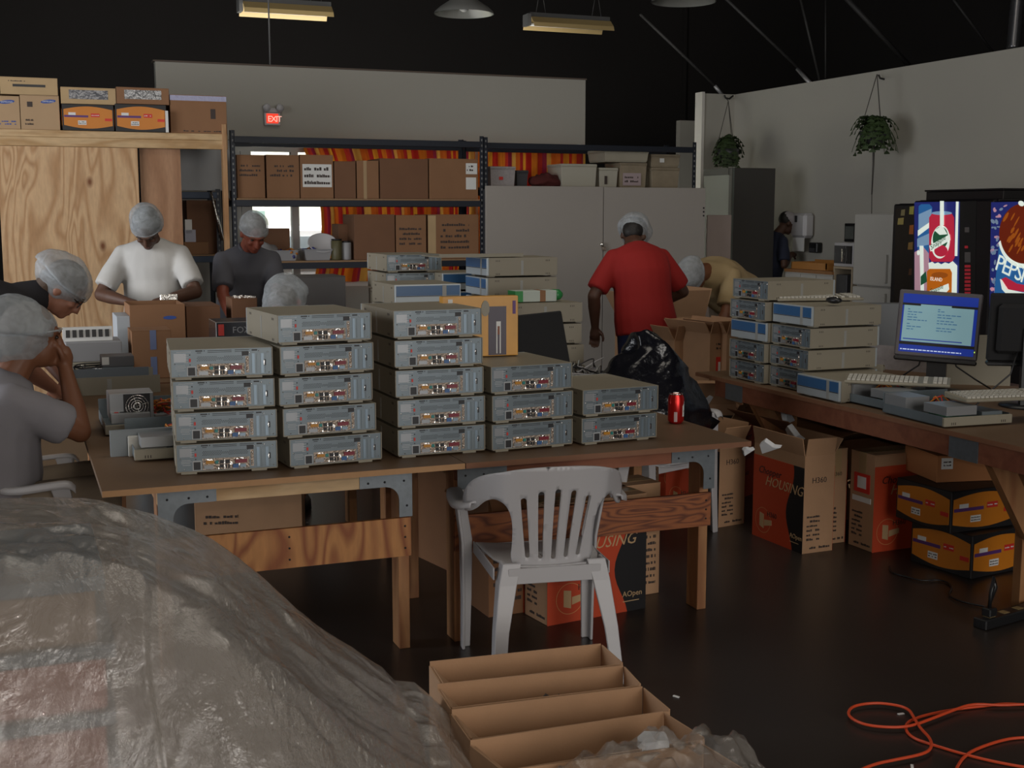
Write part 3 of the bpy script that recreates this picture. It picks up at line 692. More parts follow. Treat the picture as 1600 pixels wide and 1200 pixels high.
# clutter of open cartons behind, between bench and far workers
gC = 'open cartons behind the bench end'
for i, (px, py, z, w, d, h, rz_, lab, case) in enumerate([
    (1066, 560, 0, .26, .2, .80, .1, 'tall kraft carton with red sticker standing behind the man in red', 0),
    (1092, 562, 0, .16, .4, .86, .15, 'narrow upright case carton with red sticker, directly left of the far bench stack', 0),
    (1120, 565, 0, .16, .4, .86, .1, 'narrow upright carton next to the bench stack, open at the top', 0),
    (1085, 640, 0, .42, .3, .52, -.4, 'orange topped carton lying below the upright cartons', 1),
    (1150, 660, 0, .42, .18, .46, .5, 'orange HOUSING carton in the dark beneath the far bench end', 1),
    (1030, 560, 0, .5, .4, .86, 0, 'wide kraft carton behind the jeans of the man in red', 0)]):
    y = [6.75, 6.6, 6.55, 6.1, 5.95, 7.75][i]; p = aty(px, py, y)
    if case: case_carton(lab, (p.x, y, 0), rz_, w, d, h, openf=(30, 60, None, 20))
    else:
        t, dm = carton(lab, w, d, h, (p.x, y, 0), rz_, kraft, tape, (20, 45, 30, 15), gC)
        decal(t, 'sticker', redp, '-Y', dm, w*.3, w*.75, h-.26, h-.14); decal(t, 'sticker', whitep, '-Y', dm, w*.4, w*.65, h-.23, h-.17, .002); scribble(t, '-Y', dm, 2, w*.3, w*.75, h-.1, h-.05); decal(t, 'orange_edge', orange, '-Y', dm, w*.72, w*.98, .05, h-.02)
# brown open cartons heaped under the bench middle
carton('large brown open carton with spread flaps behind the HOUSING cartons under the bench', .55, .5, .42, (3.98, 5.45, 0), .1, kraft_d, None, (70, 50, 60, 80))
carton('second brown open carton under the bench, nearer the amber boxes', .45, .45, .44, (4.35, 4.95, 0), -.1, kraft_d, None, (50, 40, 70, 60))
foam = mat('white_foam', (.72, .73, .75), .8, bump=.1, bscale=200)
for i, (px, py, z, s) in enumerate([(1228, 655, .49, .11), (1243, 682, .47, .13), (1205, 697, .475, .09), (1172, 700, .47, .05), (1105, 628, .53, .12)]):
    p = atz(px, py+8, z); mb = MB(); mb.prism([(-s, 0), (s, 0), (s*.7, s*.9), (0, s*1.1), (-s*.4, s*.3)], .035); f = mb.build('foam_corner', foam, loc=(p.x, p.y, z), bev=.004)
    f.rotation_euler = (1.1, .2*i, .6+i*.7); f.scale = (.6, .6, .8)
    tag(f, ['white foam corner piece standing in the heap of brown cartons, upper one', 'white foam wedge, largest one in the heap of brown cartons', 'white foam scrap poking out of the open HOUSING carton', 'small white foam sliver at the left rim of the open HOUSING carton', 'white foam block resting on the carton behind the soda can'][i], 'foam')

# ------------------------------------------------------------------ open long cartons in the foreground
def tray_carton(label, a, b, c, d_, h=.30):
    """a,b = rear left/right top corners, c,d_ = front left/right top corners (world points)"""
    t = thing('open_carton', label, 'box', (a.x, a.y, 0), 0, 'long open kraft cartons standing in a row')
    o = Vector((a.x, a.y, 0)); A, B, C_, D = [Vector((q.x, q.y, 0))-o for q in (a, b, c, d_)]; k = .004
    def wall(p, q, z0, z1, name='side_panel', lean=Vector((0, 0, 0)), trim=0):
        dr = (q-p).normalized(); nn = Vector((-dr.y, dr.x, 0))*k
        p = p+dr*trim; q = q-dr*trim
        vs = [p, q, q+nn, p+nn]; mb = MB(); mb.rings([[v+Vector((0, 0, z0)) for v in vs], [v+Vector((0, 0, z1))+lean for v in vs]], sm=False); mb.build(name, kraft, t)
    wall(A, B, 0, h); wall(D, C_, 0, h-.004); wall(C_, A, 0, h-.01, trim=.004); wall(B, D, 0, h-.002, trim=.004)
    mb = MB(); mb.add([A, B, D, C_]+[v+Vector((0, 0, .004)) for v in (A, B, D, C_)], [(0, 1, 2, 3), (4, 5, 6, 7), (0, 1, 5, 4), (1, 2, 6, 5), (2, 3, 7, 6), (3, 0, 4, 7)]); mb.build('bottom_panel', kraft, t)
    # end flaps folded into the box, leaning
    e = (C_-A)*.9
    mb = MB(); P = [A+(C_-A)*.08, A+(C_-A)*.9, A+(C_-A)*.5+(B-A).normalized()*.09+Vector((0, 0, -.09)), A+(C_-A)*.12+(B-A).normalized()*.06+Vector((0, 0, -.10))]
    mb.rings([[v+Vector((.002, 0, h-.012)) for v in P], [v+Vector((.006, 0, h-.010)) for v in P]], sm=False); mb.build('flap', kraft, t)
    return t
zt = .30
R_ = [[(672, 1034), (939, 1006), (692, 1066), (972, 1035)], [(684, 1069), (974, 1040), (706, 1103), (1000, 1068)], [(706, 1109), (1004, 1073), (737, 1152), (1046, 1108)], [(735, 1157), (1036, 1112), (790, 1200), (1100, 1152)], [(775, 1206), (1098, 1162), (840, 1262), (1160, 1200)]]
nm = ['rearmost, closest to the white chair', 'second from the white chair', 'third from the white chair, scraps inside', 'fourth from the white chair, creased front panel', 'nearest the camera, under the clear bag']
for i, q in enumerate(R_):
    P_ = [atz(*q_, zt) for q_ in q]; tray_carton('long open kraft carton, '+nm[i], *P_)
scr = thing('torn_scrap', 'small torn cardboard curl inside the third open kraft carton', 'scrap', atz(860, 1128, .2))
mb = MB(); mb.tube([(-.03, 0, .06), (-.01, .01, .075), (.01, 0, .06), (.03, .01, .068)], .004, 6); mb.build('curl', inkp, scr)
# ------------------------------------------------------------------ steel racks at the back
def rack(label, x0, x1, y0, y1, H_, levels, beam, pm, boards=True, name='storage_rack'):
    t = thing(name, label, 'shelf', (x0, y0, 0)); w = x1-x0; d = y1-y0
    for x in (0, w):
        for y in (0, d):
            mb = MB(); s = 1 if x == 0 else -1; e = 1 if y == 0 else -1
            mb.box(min(x, x+s*.04), max(x, x+s*.04), y, y+e*.003, 0, H_); mb.box(min(x, x+s*.003), max(x, x+s*.003), min(y, y+e*.04), max(y, y+e*.04), 0, H_); po = mb.build('post', pm, t)
            if y == 0:
                mb = MB()
                for k in range(int(H_/.05)): mb.box(x+s*.014, x+s*.026, -.001, 0, .03+k*.05, .05+k*.05)
                mb.build('post_hole', whole, po, kind='stuff')
    for z in levels:
        bx('beam', beam, t, .03, w-.03, -.012, .03, z-.055, z, bev=.002); bx('beam', beam, t, .03, w-.03, d-.03, d+.012, z-.055, z)
        if boards and z < max(levels): bx('shelf_board', chip, t, .02, w-.02, .0, d, z, z+.014)
    return t
whole = mat('bright_post_hole', (.2, .2, .2), .6)
RY = 11.0
xL, xM, xR = aty(362, 300, RY).x, aty(756, 300, RY).x, aty(1097, 260, RY).x
zT, zM, zB = aty(560, 217, RY).z, aty(560, 313, RY).z, aty(560, 409, RY).z
rack('tall dark steel rack loaded with brown cartons, below the exit sign', xL, xM, RY, RY+.6, zT+.05, [.35, zB, zM, zT], steel_k, steel_k)
rk2 = rack('tall dark steel rack behind the white cabinet panels', xM+.045, xR, RY+.12, RY+.72, zT+.05, [.35, 1.1, 1.80, zT], steel_k, steel_k)
xl = aty(286, 300, 11.25).x
rack('low blue rack behind the plywood frame, left of the tall rack', xl-1.0, xL-.06, 11.25, 11.75, 1.78, [.3, aty(320, 400, 11.25).z, aty(320, 300, 11.25).z], steel_b, steel_k)
gU = 'brown cartons on the upper shelf'; gL = 'brown cartons on the middle shelf'
zs = zM+.015; yb = RY+.05
def sc(label, a, b, top, m, group, z0, depth=.42, y=yb, **k): return fcarton(label, a, b, top, 330, y, depth, z0=z0, m=m, group=group, **k)
k1 = mat('rack_cardboard', (.25, .125, .06), .8, var=.12); k2 = mat('rack_cardboard_dark', (.17, .08, .04), .8, var=.12)
t, dm = sc('brown carton at the left end of the upper shelf, with faint print', 371, 414, 242, k1, gU, zs); scribble(t, '-Y', dm, 3, .02, .2, .18, .30)
t, dm = sc('brown carton second from left on the upper shelf, with faint print', 417, 468, 242, k1, gU, zs); scribble(t, '-Y', dm, 3, .03, .24, .18, .30)
t, dm = sc('brown carton with a hand-lettered white sign on the upper shelf', 469.5, 521, 242, k1, gU, zs)
decal(t, 'paper_sign', whitep, '-Y', dm, .02, dm[0]-.015, .1, .3); 
for r_, (s_) in enumerate(('KIT CASES', 'KITS & PARTS', 'ABC DISPOSAL')): pass
scribble(t, '-Y', dm, 3, .035, dm[0]-.03, .11, .29, inkp, 9, .003)
sc('dark brown carton just right of the sign carton on the upper shelf', 523, 556, 252, k2, gU, zs)
t, dm = sc('taped brown carton at the middle of the upper shelf', 558, 592, 251, k1, gU, zs); decal(t, 'tape', tape, '-Y', dm, .06, .09, 0, dm[2])
sc('wide dark carton right of the middle of the upper shelf', 594, 669, 248, k2, gU, zs)
t, dm = sc('wide carton with two white stickers at the right end of the upper shelf', 671, 747, 248, k1, gU, zs)
decal(t, 'sticker', whitep, '-Y', dm, dm[0]-.12, dm[0]-.01, .23, .33); decal(t, 'sticker', whitep, '-Y', dm, dm[0]-.12, dm[0]-.02, .09, .2); scribble(t, '-Y', dm, 2, dm[0]-.11, dm[0]-.05, .25, .32, inkp, 3, .003)
zs = zB+.015
def sc2(label, a, b, top, m=k1, **k): return fcarton(label, a, b, top, 404, yb, .42, z0=zs, m=m, group=gL, **k)
sc2('plain dark carton at the middle of the middle shelf', 554, 617, 335, k2)
t, dm = sc2('carton with black print beside the pale taped carton on the middle shelf', 619, 666, 336); scribble(t, '-Y', dm, 4, .03, .24, .12, .3)
t, dm = sc2('carton with five lines of print and pale left side on the middle shelf', 669, 748, 335); decal(t, 'pale_side', kraft_l, '-Y', dm, 0, .075, 0, dm[2]-.01); scribble(t, '-Y', dm, 5, .12, .4, .08, .34)
t, dm = fcarton('small brown carton in front of the bright window, on the middle shelf', 412, 453, 357, 404, RY+.3, .2, z0=zs, m=k2)
t, dm = fcarton('small dark carton behind the white dish on the middle shelf', 529, 553, 350, 404, RY+.3, .25, z0=zs, m=k2)
# bins full of blue and amber tools
binm = mat('grey_bin', (.3, .3, .31), .5)
def bin_(label, a, b, top, y, seed):
    w, h, loc = fplane(a, b, top, 404, y, .3); h = loc[2]+h-zs; loc = (loc[0], loc[1], zs)
    t = thing('parts_bin', label, 'bin', loc, 0, 'grey bins of tools on the middle shelf'); k = .004; mb = MB()
    def fr_(z, e): return [(-w/2-e, -.15-e, z), (w/2+e, -.15-e, z), (w/2+e, .15+e, z), (-w/2-e, .15+e, z)]
    mb.rings([fr_(.001, -.02), fr_(h, 0), fr_(h, .008), fr_(h+.004, .008), fr_(h+.004, -.006), fr_(.01, -.025)], sm=False); mb.build('bin_body', binm, t)
    rr = random.Random(seed); mb = MB()
    for k in range(34):
        x, y_ = rr.uniform(-w/2+.02, w/2-.02), rr.uniform(-.13, .13); z = rr.uniform(h*.6, h); an = rr.uniform(0, PI); dx = Vector((math.cos(an)*.03, math.sin(an)*.03, rr.uniform(-.02, .03)))
        c = Vector((x, y_, z)); mb.tube([c-dx, c, c+dx], [.010, .014, .010], 6, m=0 if rr.random() < .7 else 1)
    mb.build('tool_handles', [mat('blue_handle', (.015, .02, .16), .4), mat('amber_handle', (.45, .16, .02), .4)], t, kind='stuff')
    return t
bin_('grey bin of blue handled tools, left one on the middle shelf', 421, 466, 392, RY+.02, 1)
bin_('grey bin heaped with blue and amber tools, right one on the middle shelf', 476, 519, 390, RY+.05, 2)
p = aty(408, 404, RY+.1)
t = thing('plastic_bag', 'crumpled pale plastic bag left of the tool bins', 'bag', (p.x, RY+.15, zs)); mb = MB(); mb.ell((0, 0, .08), .16, .1, .085, n=16); b = mb.build('bag', binm, t)
for v in b.data.vertices: v.co += Vector(noise.noise_vector(v.co*14))*.03
w_, h_, loc = fplane(482, 529, 355, 382, RY-.1+.15, .1)
t = thing('white_dish', 'tilted oval white dish leaning behind the tool bins', 'dish', (loc[0]-.0, RY+.12, aty(500, 382, RY+.12).z-.0)); t.rotation_euler = (math.radians(62), 0, 0)
MB().lathe([(0.001, 0), (.08, .0), (.125, .03), (.13, .034), (.122, .033), (.078, .008), (.001, .008)], 32).build('dish', pl_white, t); t.scale = (1.05, .75, 1)
def mugs(label, px, py, h, r, y, z, col, nm='jar', lid=None):
    p = aty(px, py, y); t = thing(nm, label, nm.replace('_', ' '), (p.x, y, z))
    MB().lathe([(r*.9, 0), (r, .01), (r, h*.9), (r*.8, h*.93)], 20).build('body', col, t)
    MB().lathe([(r*.95, h*.93), (r*.95, h), (.001, h)], 20).build('lid', lid or pl_black, t)
    return t
mugs('tall olive canister between the tool bin and the carton', 526, 390, .19, .05, RY+.08, zs, mat('olive_tin', (.09, .08, .035), .5), 'canister')
mugs('short grey canister beside the olive canister', 541, 390, .17, .045, RY+.1, zs, binm, 'canister')
# goods on the low blue rack
zl = aty(320, 400, 11.25).z+.015; zh = aty(320, 300, 11.25).z+.015
t, dm = fcarton('brown carton inside the low blue rack, under the white panel', 292, 345, 313, 360, 11.4, .3, z0=zl, m=k2)
MB().box(-.28, .28, 0, .02, 0, .44).build('blank_board', mat('white_board', (.45, .46, .47), .7), loc=(aty(315, 270, 11.35).x, 11.35, zh)); tag(bpy.data.objects['blank_board'], 'blank white panel standing on top of the low blue rack', 'panel')
t, dm = fcarton('white small box on the low blue rack beside the plywood', 289, 300, 343, 358, 11.27, .15, m=whitep, z0=zl+.18)
t, dm = fcarton('lavender grey box under the small white box, low blue rack', 289, 306, 359, 375, 11.27, .2, m=mat('lavender_box', (.42, .42, .5), .7), z0=zl+.09)
t, dm = fcarton('kraft box carrying the small white boxes on the low blue rack', 288, 326, 378, 398, 11.26, .3, z0=zl, m=k1)
pipe = MB().tube([(0, 0, 0), (-.09, 0, .42)], .012, 8).build('metal_rod', chrome, loc=(aty(348, 372, 11.2).x, 11.2, aty(348, 372, 11.2).z-.02)); tag(pipe, 'leaning metal rod beside the rack post, behind the person in grey', 'rod')
# ------------------------------------------------------------------ plywood frame on the left
FY = 10.6
fz0, fz1, fzm = aty(150, 230, FY).z, aty(150, 205, FY).z, aty(150, 216, FY).z
fr_ = thing('plywood_frame', 'pine framed plywood partition on the left carrying a row of boxes', 'partition', (0, FY, 0))
fx0 = -2.2; fx1 = aty(355, 215, FY).x
bx('top_plate', pine, fr_, fx0, fx1, -.02, .07, fzm+.001, fz1, bev=.003); bx('top_plate', pine, fr_, fx0, fx1, -.02, .018, fz0, fzm, bev=.003)
bx('stud', pine_v, fr_, fx1-.045, fx1-.008, -.03, .06, 0, fz1+.08, bev=.003)
bx('stud', pine_v, fr_, fx0, fx0+.04, -.03, .06, 0, fz0)
bx('plywood_sheet', ply, fr_, aty(4, 400, FY).x, aty(221, 400, FY).x, -.012, .0, 0, fz0-.002)
bx('plywood_sheet', ply_r, fr_, aty(224, 400, FY+.06).x, aty(287, 400, FY+.06).x, .05, .064, 0, fz0)
bx('plywood_sheet', ply_r, fr_, fx0+.05, aty(4, 400, FY).x-.25, .05, .064, 0, fz0)
bx('deck', chip, fr_, fx0, fx1-.05, .07, .9, fz1-.02, fz1)
zd = fz1; gT = 'boxes in a row on top of the plywood frame'
bY = FY+.0
kp = mat('peach_cardboard', (.42, .28, .16), .8, var=.08)
def logo_oval(t, dm, u, v, w=.11, h=.03):
    M = FR('-Y', *dm); n = 24; MB().prism([(u+w/2*math.cos(2*PI*k/n)+h*.3*math.sin(2*PI*k/n), v+h/2*math.sin(2*PI*k/n)+.004*math.cos(2*PI*k/n)) for k in range(n)], .0014, M).build('oval_logo', bluep, t)
    text(t, 'SAMSUNG', whitep, '-Y', dm, u-w*.4, v-h*.22, h*.62, n=.0024)
t, dm = fcarton('pale carton with a blue oval logo at the far left on the plywood frame', -60, 31, 149, 200, bY, .4, z0=zd, m=kp, group=gT); logo_oval(t, dm, dm[0]-.09, dm[2]-.045); scribble(t, '-Y', dm, 2, dm[0]-.2, dm[0]-.03, .03, .07, bluep)
t, dm = fcarton('pale carton with a blue oval logo and handling marks, second on the plywood frame', 32, 93, 149, 200, bY, .4, z0=zd, m=kp, group=gT); logo_oval(t, dm, dm[0]-.08, dm[2]-.045); scribble(t, '-Y', dm, 2, .03, .09, .03, .09); decal(t, 'stamp', inkp, '-Y', dm, .05, .09, dm[2]-.09, dm[2]-.05)
zc = zd+dm[2]+.002
t, dm = fcarton('long flat kraft carton with a dark slot, on top of the pale logo cartons', 0, 90, 121, 147, bY-.0, .35, z0=zc, m=kraft_l, group=gT); decal(t, 'hand_slot', pl_black, '-Y', dm, .09, dm[0]-.09, dm[2]*.45, dm[2]*.6); scribble(t, '-Y', dm, 1, .06, .2, dm[2]*.72, dm[2]*.84)
for i, (a, b, a2, b2) in enumerate(((97, 178, 95, 181), (180, 260, 182, 264))):
    w_, h_, loc = fplane(a, b, 163, 198, bY-.03, .4); bowed_box(f'amber and black bowed box on the plywood frame, {"left" if i == 0 else "right"} of the pair', w_, .4, loc[2]+h_-zd-.001, (loc[0], loc[1], zd+.0005), 0)
    zc = loc[2]+h_+.002
    t, dm = fcarton(f'flat kraft tray carton with {"a grey plastic bag showing" if i == 0 else "crumpled clear wrap showing"} above the {"left" if i == 0 else "right"} amber box', a2, b2, 137, 163, bY-.01, .36, z0=zc, m=kraft_l if i == 0 else k1, group=gT)
    decal(t, 'window', mat('grey_wrap', (.12, .12, .13), .15, bump=1, bscale=14) if i == 0 else mat('clear_wrap', (.2, .2, .2), .1, .3, bump=1, bscale=22), '-Y', dm, .06, dm[0]-.06, dm[2]*.3, dm[2]*.85)
bx_ = MB().box(-.01, .01, 0, .03, 0, .17).build('white_strip', whitep, loc=(aty(260.5, 180, bY-.06).x, bY-.07, zd+.0)); tag(bx_, 'thin white upright strip between the amber box and the brown carton', 'strip')
t, dm = fcarton('large brown carton with blue taped rim at the right end of the plywood frame', 266, 354, 149, 200, bY, .45, z0=zd, m=k1, group=gT); decal(t, 'rim_tape', mat('lavender_tape', (.35, .35, .5), .3, bump=.6, bscale=40), '-Y', dm, 0, dm[0], dm[2]-.045, dm[2]-.004); scribble(t, '-Y', dm, 1, .1, .4, .01, .03); decal(t, 'stamp', inkp, '-Y', dm, .32, .36, .12, .2)
# ------------------------------------------------------------------ white cabinet panels
cabm = mat('cabinet_panel', (.36, .33, .30), .8, var=.05, vscale=2)
zc1 = aty(850, 291, 10.9).z
cb = thing('storage_cabinet', 'tall pale two-door cabinet behind the man in red', 'cabinet', (0, 10.9, 0))
c0, c1, c2 = aty(758, 400, 10.9).x, aty(941, 400, 10.9).x, aty(1099, 400, 10.9).x
bx('door', cabm, cb, c0, c1-.004, -.02, .0, .05, zc1, bev=.002); bx('door', cabm, cb, c1+.004, c2, -.02, .0, .05, zc1-.004, bev=.002)
mb = MB(); mb.box(c0+.02, c2-.02, .0, .10, .02, zc1-.03); mb.build('cabinet_body', pl_dark, cb)
p = aty(941, 382, 10.88)
hd = thing('door_latch', 'x', 'latch'); bpy.data.objects.remove(hd)
MB().ell((p.x-.01, -.035, p.z), .022, .018, .022).build('latch', chrome, cb); bx('padlock', iomet, cb, p.x-.005, p.x+.03, -.045, -.02, p.z-.06, p.z-.02, bev=.003)
mb = MB()
for k in range(3): mb.cyl(0, 0, 0, .003, .009, n=10, M=Matrix.Translation((c2-.02, -.021, aty(1098, 325+k*6, 10.9).z)) @ Matrix.Rotation(PI/2, 4, 'X'))
mb.build('screw', pc_dark, cb)
w_, h_, loc = fplane(1100, 1137, 336, 500, 11.15, .02)
o = MB().box(-w_/2, w_/2, 0, .02, 0, loc[2]+h_).build('leaning_panel', mat('pinkish_panel', (.36, .29, .26), .8, var=.08), loc=(loc[0], 11.1, 0)); tag(o, 'lower pinkish board standing between the cabinet and the dark locker', 'panel')
# tubs and bins on the cabinet
tubm = mat('pale_tub', (.42, .40, .33), .5); tubm2 = mat('worn_tub', (.27, .22, .15), .6, var=.25, vscale=12)
def tub(label, a, b, top, bot, y, d, m, lid=None, name='storage_tub', z0=None):
    w, h, loc = fplane(a, b, top, bot, y, d)
    if z0 is not None: h = loc[2]+h-z0; loc = (loc[0], loc[1], z0)
    t = thing(name, label, 'tub', loc, 0, 'storage tubs on top of the cabinet')
    def rr_(z, e, dd=0): return [(-w/2-e, -d/2-e, z), (w/2+e, -d/2-e, z), (w/2+e, d/2+e, z), (-w/2-e, d/2+e, z)]
    MB().rings([rr_(.0005, -.02), rr_(.02, -.012), rr_(h-.03, -.004), rr_(h-.03, 0), rr_(h-.022, 0)], sm=False).build('tub_body', m, t, bev=.003)
    MB().rings([rr_(h-.021, .001), rr_(h-.004, .0), rr_(h, -.006)], sm=False).build('lid', lid or m, t, bev=.003)
    return t, (w, d, h), loc
zt_ = 1.80+.015
t, dm, _ = tub('speckled white box with a red mark at the left end of the cabinet top', 766, 806, 260, 291, 11.2, .3, mat('speckled_box', (.36, .33, .33), .7, var=.25, vscale=50), z0=zt_); decal(t, 'mark', redp, '-Y', dm, .09, .13, .07, .1)
tub('small dark box next to the speckled box', 807, 826, 266, 291, 11.25, .25, pl_dark, z0=zt_)
o = MB(); o.ell((0, 0, .06), .17, .1, .075, n=16); o = o.build('dark_cloth', mat('maroon_cloth', (.08, .012, .01), .9), loc=(aty(852, 285, 11.3).x, 11.3, zt_)); tag(o, 'crumpled dark red cloth heap on the cabinet top', 'cloth')
for v in o.data.vertices: v.co += Vector(noise.noise_vector(v.co*18))*.035; v.co.z = max(v.co.z, 0.001)
tub('wide cream tub with lid, middle of the cabinet top', 877, 933, 256, 291, 11.2, .35, tubm, z0=zt_)
t, dm, _ = tub('cream jug-like tub with a dark mark, right of the wide cream tub', 936, 966, 262, 291, 11.22, .3, tubm, z0=zt_); decal(t, 'mark', inkp, '-Y', dm, .06, .09, .04, .12)
t, dm, l_ = tub('worn tub with a white label in the right stack on the cabinet, lower one', 969, 1011, 254, 291, 11.2, .35, tubm2, z0=zt_); decal(t, 'label', mat('pinkish_label', (.4, .32, .33), .7), '-Y', dm, .03, .23, .03, .15); scribble(t, '-Y', dm, 2, .05, .2, .05, .13, inkp, 6, .002)
z2 = zt_+dm[2]+.001
tub('wide pale lidded tub on top of the labelled tub, highest on the cabinet', 945, 1014, 234, 253, 11.15, .4, mat('faded_tub', (.34, .31, .24), .6, var=.15), z0=z2)
t, dm, l_ = tub('lower worn tub at the right end of the cabinet top', 1018, 1062, 262, 291, 11.2, .35, tubm2, z0=zt_)
t, dm, _ = tub('upper worn tub with a white tag at the right end of the cabinet top', 1017, 1063, 241, 261, 11.2, .35, tubm2, z0=zt_+dm[2]+.001); decal(t, 'tag', whitep, '-Y', dm, .1, .15, .05, .09)
# ------------------------------------------------------------------ dark locker
lk = thing('steel_locker', 'tall dark grey steel locker in front of the white return wall', 'locker', (0, 0, 0)); q = aty(1145, 262, 11.3)
lx0, lx1 = q.x, aty(1212, 264, 11.3).x; ly1 = atx(1100, 262, lx0).y; zk = q.z
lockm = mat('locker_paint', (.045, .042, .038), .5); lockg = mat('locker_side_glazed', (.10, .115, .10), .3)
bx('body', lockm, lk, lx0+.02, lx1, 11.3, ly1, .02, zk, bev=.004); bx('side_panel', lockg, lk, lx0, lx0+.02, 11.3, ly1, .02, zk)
bx('door_frame', lockm, lk, lx0-.006, lx0, 11.3, 11.36, .02, zk); bx('door_frame', lockm, lk, lx0-.006, lx0, 11.37, ly1, zk-.07, zk)
bx('handle', chrome, lk, lx0-.03, lx0-.006, 11.42, 11.44, 1.1, 1.24)
# ------------------------------------------------------------------ exit sign
ex = thing('exit_sign', 'white exit sign with red letters and two emergency lamps on the back wall', 'sign'); w_, h_, loc = fplane(413, 438, 176, 196, wy-.05, .05); ex.location = (loc[0], wy-.001, loc[2])
bx('housing', pl_white, ex, -w_/2, w_/2, -.05, 0, 0, h_, bev=.004)
bx('face_plate', mat('exit_red_glow', (1, .05, .02), .5, emit=.75), ex, -w_/2+.02, w_/2-.02, -.054, -.05, .02, h_-.01)
text(ex, 'EXIT', mat('exit_letter', (1, .5, .4), .5, emit=.9), '-Y', (w_, .1, h_), .03, .035, .078, n=.006, spacing=.8)
bx('lamp_bar', pl_white, ex, -w_/2+.005, w_/2+.02, -.05, 0, h_+.002, h_+.045, bev=.004)
for s in (-.055, .07):
    M = Matrix.Translation((s, -.05, h_+.05)) @ Matrix.Rotation(math.radians(100), 4, 'X')
    MB().lathe([(.001, 0), (.02, .0), (.036, .03), (.036, .045), (.001, .04)], 18, M=M).build('emergency_lamp', pl_white, ex)
cn = MB().cyl(0, 0, 0, 1.0, .008, n=8).build('conduit', mat('grey_conduit', (.2, .2, .2), .6), loc=(aty(422, 100, wy+.06).x, wy+.06, 2.975)); tag(cn, 'thin grey conduit rising above the exit sign', 'conduit')
# ------------------------------------------------------------------ overhead fixtures
fixm = mat('yellowed_reflector', (.52, .38, .17), .5); galvs = mat('dull_fixture_metal', (.1, .1, .1), .5)
def batten(label, a, b, y, hang):
    pa, pb = aty(*a, y), aty(*b, y); w = (pb-pa).length; ang = math.atan2(-(pa.z-pb.z), (pb.x-pa.x))*0
    t = thing('fluorescent_fixture', label, 'light', ((pa.x+pb.x)/2, y, (pa.z+pb.z)/2), 0, 'hanging fluorescent fixtures')
    n = 8; prof = [(-.17, 0), (-.15, .05), (-.07, .12), (.07, .12), (.15, .05), (.17, 0), (.165, 0), (.145, .045), (.066, .114), (-.066, .114), (-.145, .045), (-.165, 0)]
    MB().rings([[(x, yy, z) for yy, z in prof] for x in (-w/2, w/2)], sm=False).build('reflector', fixm, t)
    bx('ballast_housing', galvs, t, -w/2, w/2, -.05, .05, .12, .17); bx('end_cap', galvs, t, -w/2-.04, -w/2, -.08, .08, .02, .15)
    for yy in (-.06, .06): mb = MB(); mb.cyl(0, 0, 0, w-.08, .018, n=10, M=Matrix.Translation((-w/2+.04, yy, .05)) @ Matrix.Rotation(PI/2, 4, 'Y')); mb.build('tube', whitep, t)
    for x in (-w/2+.15, w/2-.15):
        mb = MB(); mb.tube([(x-.06, 0, .17), (x, 0, .5), (x+.06, 0, .17)], .005, 5); mb.tube([(x, 0, .5), (x, 0, 6.39-(pa.z+pb.z)/2)], .005, 5); mb.build('hanger_wire', galvs, t)
    return t
batten('long fluorescent fixture with a yellowed reflector hanging at upper left', (378, 24), (516, 28), 13.5, 1)
batten('long fluorescent fixture with a yellowed reflector hanging right of the dome lamp', (826, 44), (950, 51), 13.5, 1)
def dome(label, px, py, y, R):
    p = aty(px, py, y); t = thing('dome_lamp', label, 'light', p, 0, 'metal dome lamps under the roof')
    MB().lathe([(R, 0), (R*.98, .02), (R*.8, .07), (R*.45, .14), (R*.3, .2), (R*.29, .2), (R*.43, .13), (R*.78, .06), (R*.97, .0)], 36, cap=False).build('shade', mat('dome_shade', (.32, .32, .3), .35, .3), t)
    MB().lathe([(.001, .16), (R*.3, .16), (R*.3, .38), (.06, .42), (.001, .42)], 20).build('lamp_housing', galvs, t)
    MB().ell((0, 0, .12), .07, .07, .1).build('bulb', whitep, t); MB().tube([(0, 0, .42), (0, 0, 6.38-p.z)], .012, 8).build('stem', galvs, t)
dome('metal dome lamp hanging at the top centre between the two fixtures', 725, 22, 12.5, .31)
dome('metal dome lamp cut by the top edge, right of centre', 1068, 3, 12.5, .36)
rodm = mat('roof_brace_metal', (.045, .043, .042), .6); rodb = mat('roof_brace_lit_tone', (.35, .35, .36), .4, .5)  # rodb: brace ends coloured brighter where light catches them
for i, (a, b, r_, m, lab) in enumerate([((1130, -6), (1270, 128), .02, rodm, 'diagonal roof brace ending above the white wall, second from left'), ((1000, 22), (1128, 144), .02, rodm, 'diagonal roof brace running down to the wall return'),
      ((1250, -5), (1281, 126), .018, rodm, 'steep roof rod above the white wall'), ((1320, -5), (1420, 102), .035, rodm, 'thick diagonal roof brace above the hanging plant'), ((1490, 0), (1552, 82), .018, rodm, 'thin diagonal roof brace near the round duct'), ((1290, 0), (1290, 122), .012, rodm, 'thin vertical roof rod beside the steep rod')]):
    y = 14.5; pa, pb = aty(*a, y), aty(*b, y)
    o = MB().tube([(0, 0, 0), pb-pa], r_, 8).build('roof_brace', m, loc=pa); tag(o, lab, 'roof brace', 'roof braces')
pa, pb = aty(1117, 134, 13.06), aty(1130, 149, 13.06); pb.z = 2.94; o = MB().tube([(0, 0, 0), pb-pa], .022, 8).build('lit_brace_end', rodb, loc=pa); tag(o, 'short roof brace end coloured as lit, above the wall return plant', 'bracket')  # brace tip drawn as its own piece, with the light in its colour
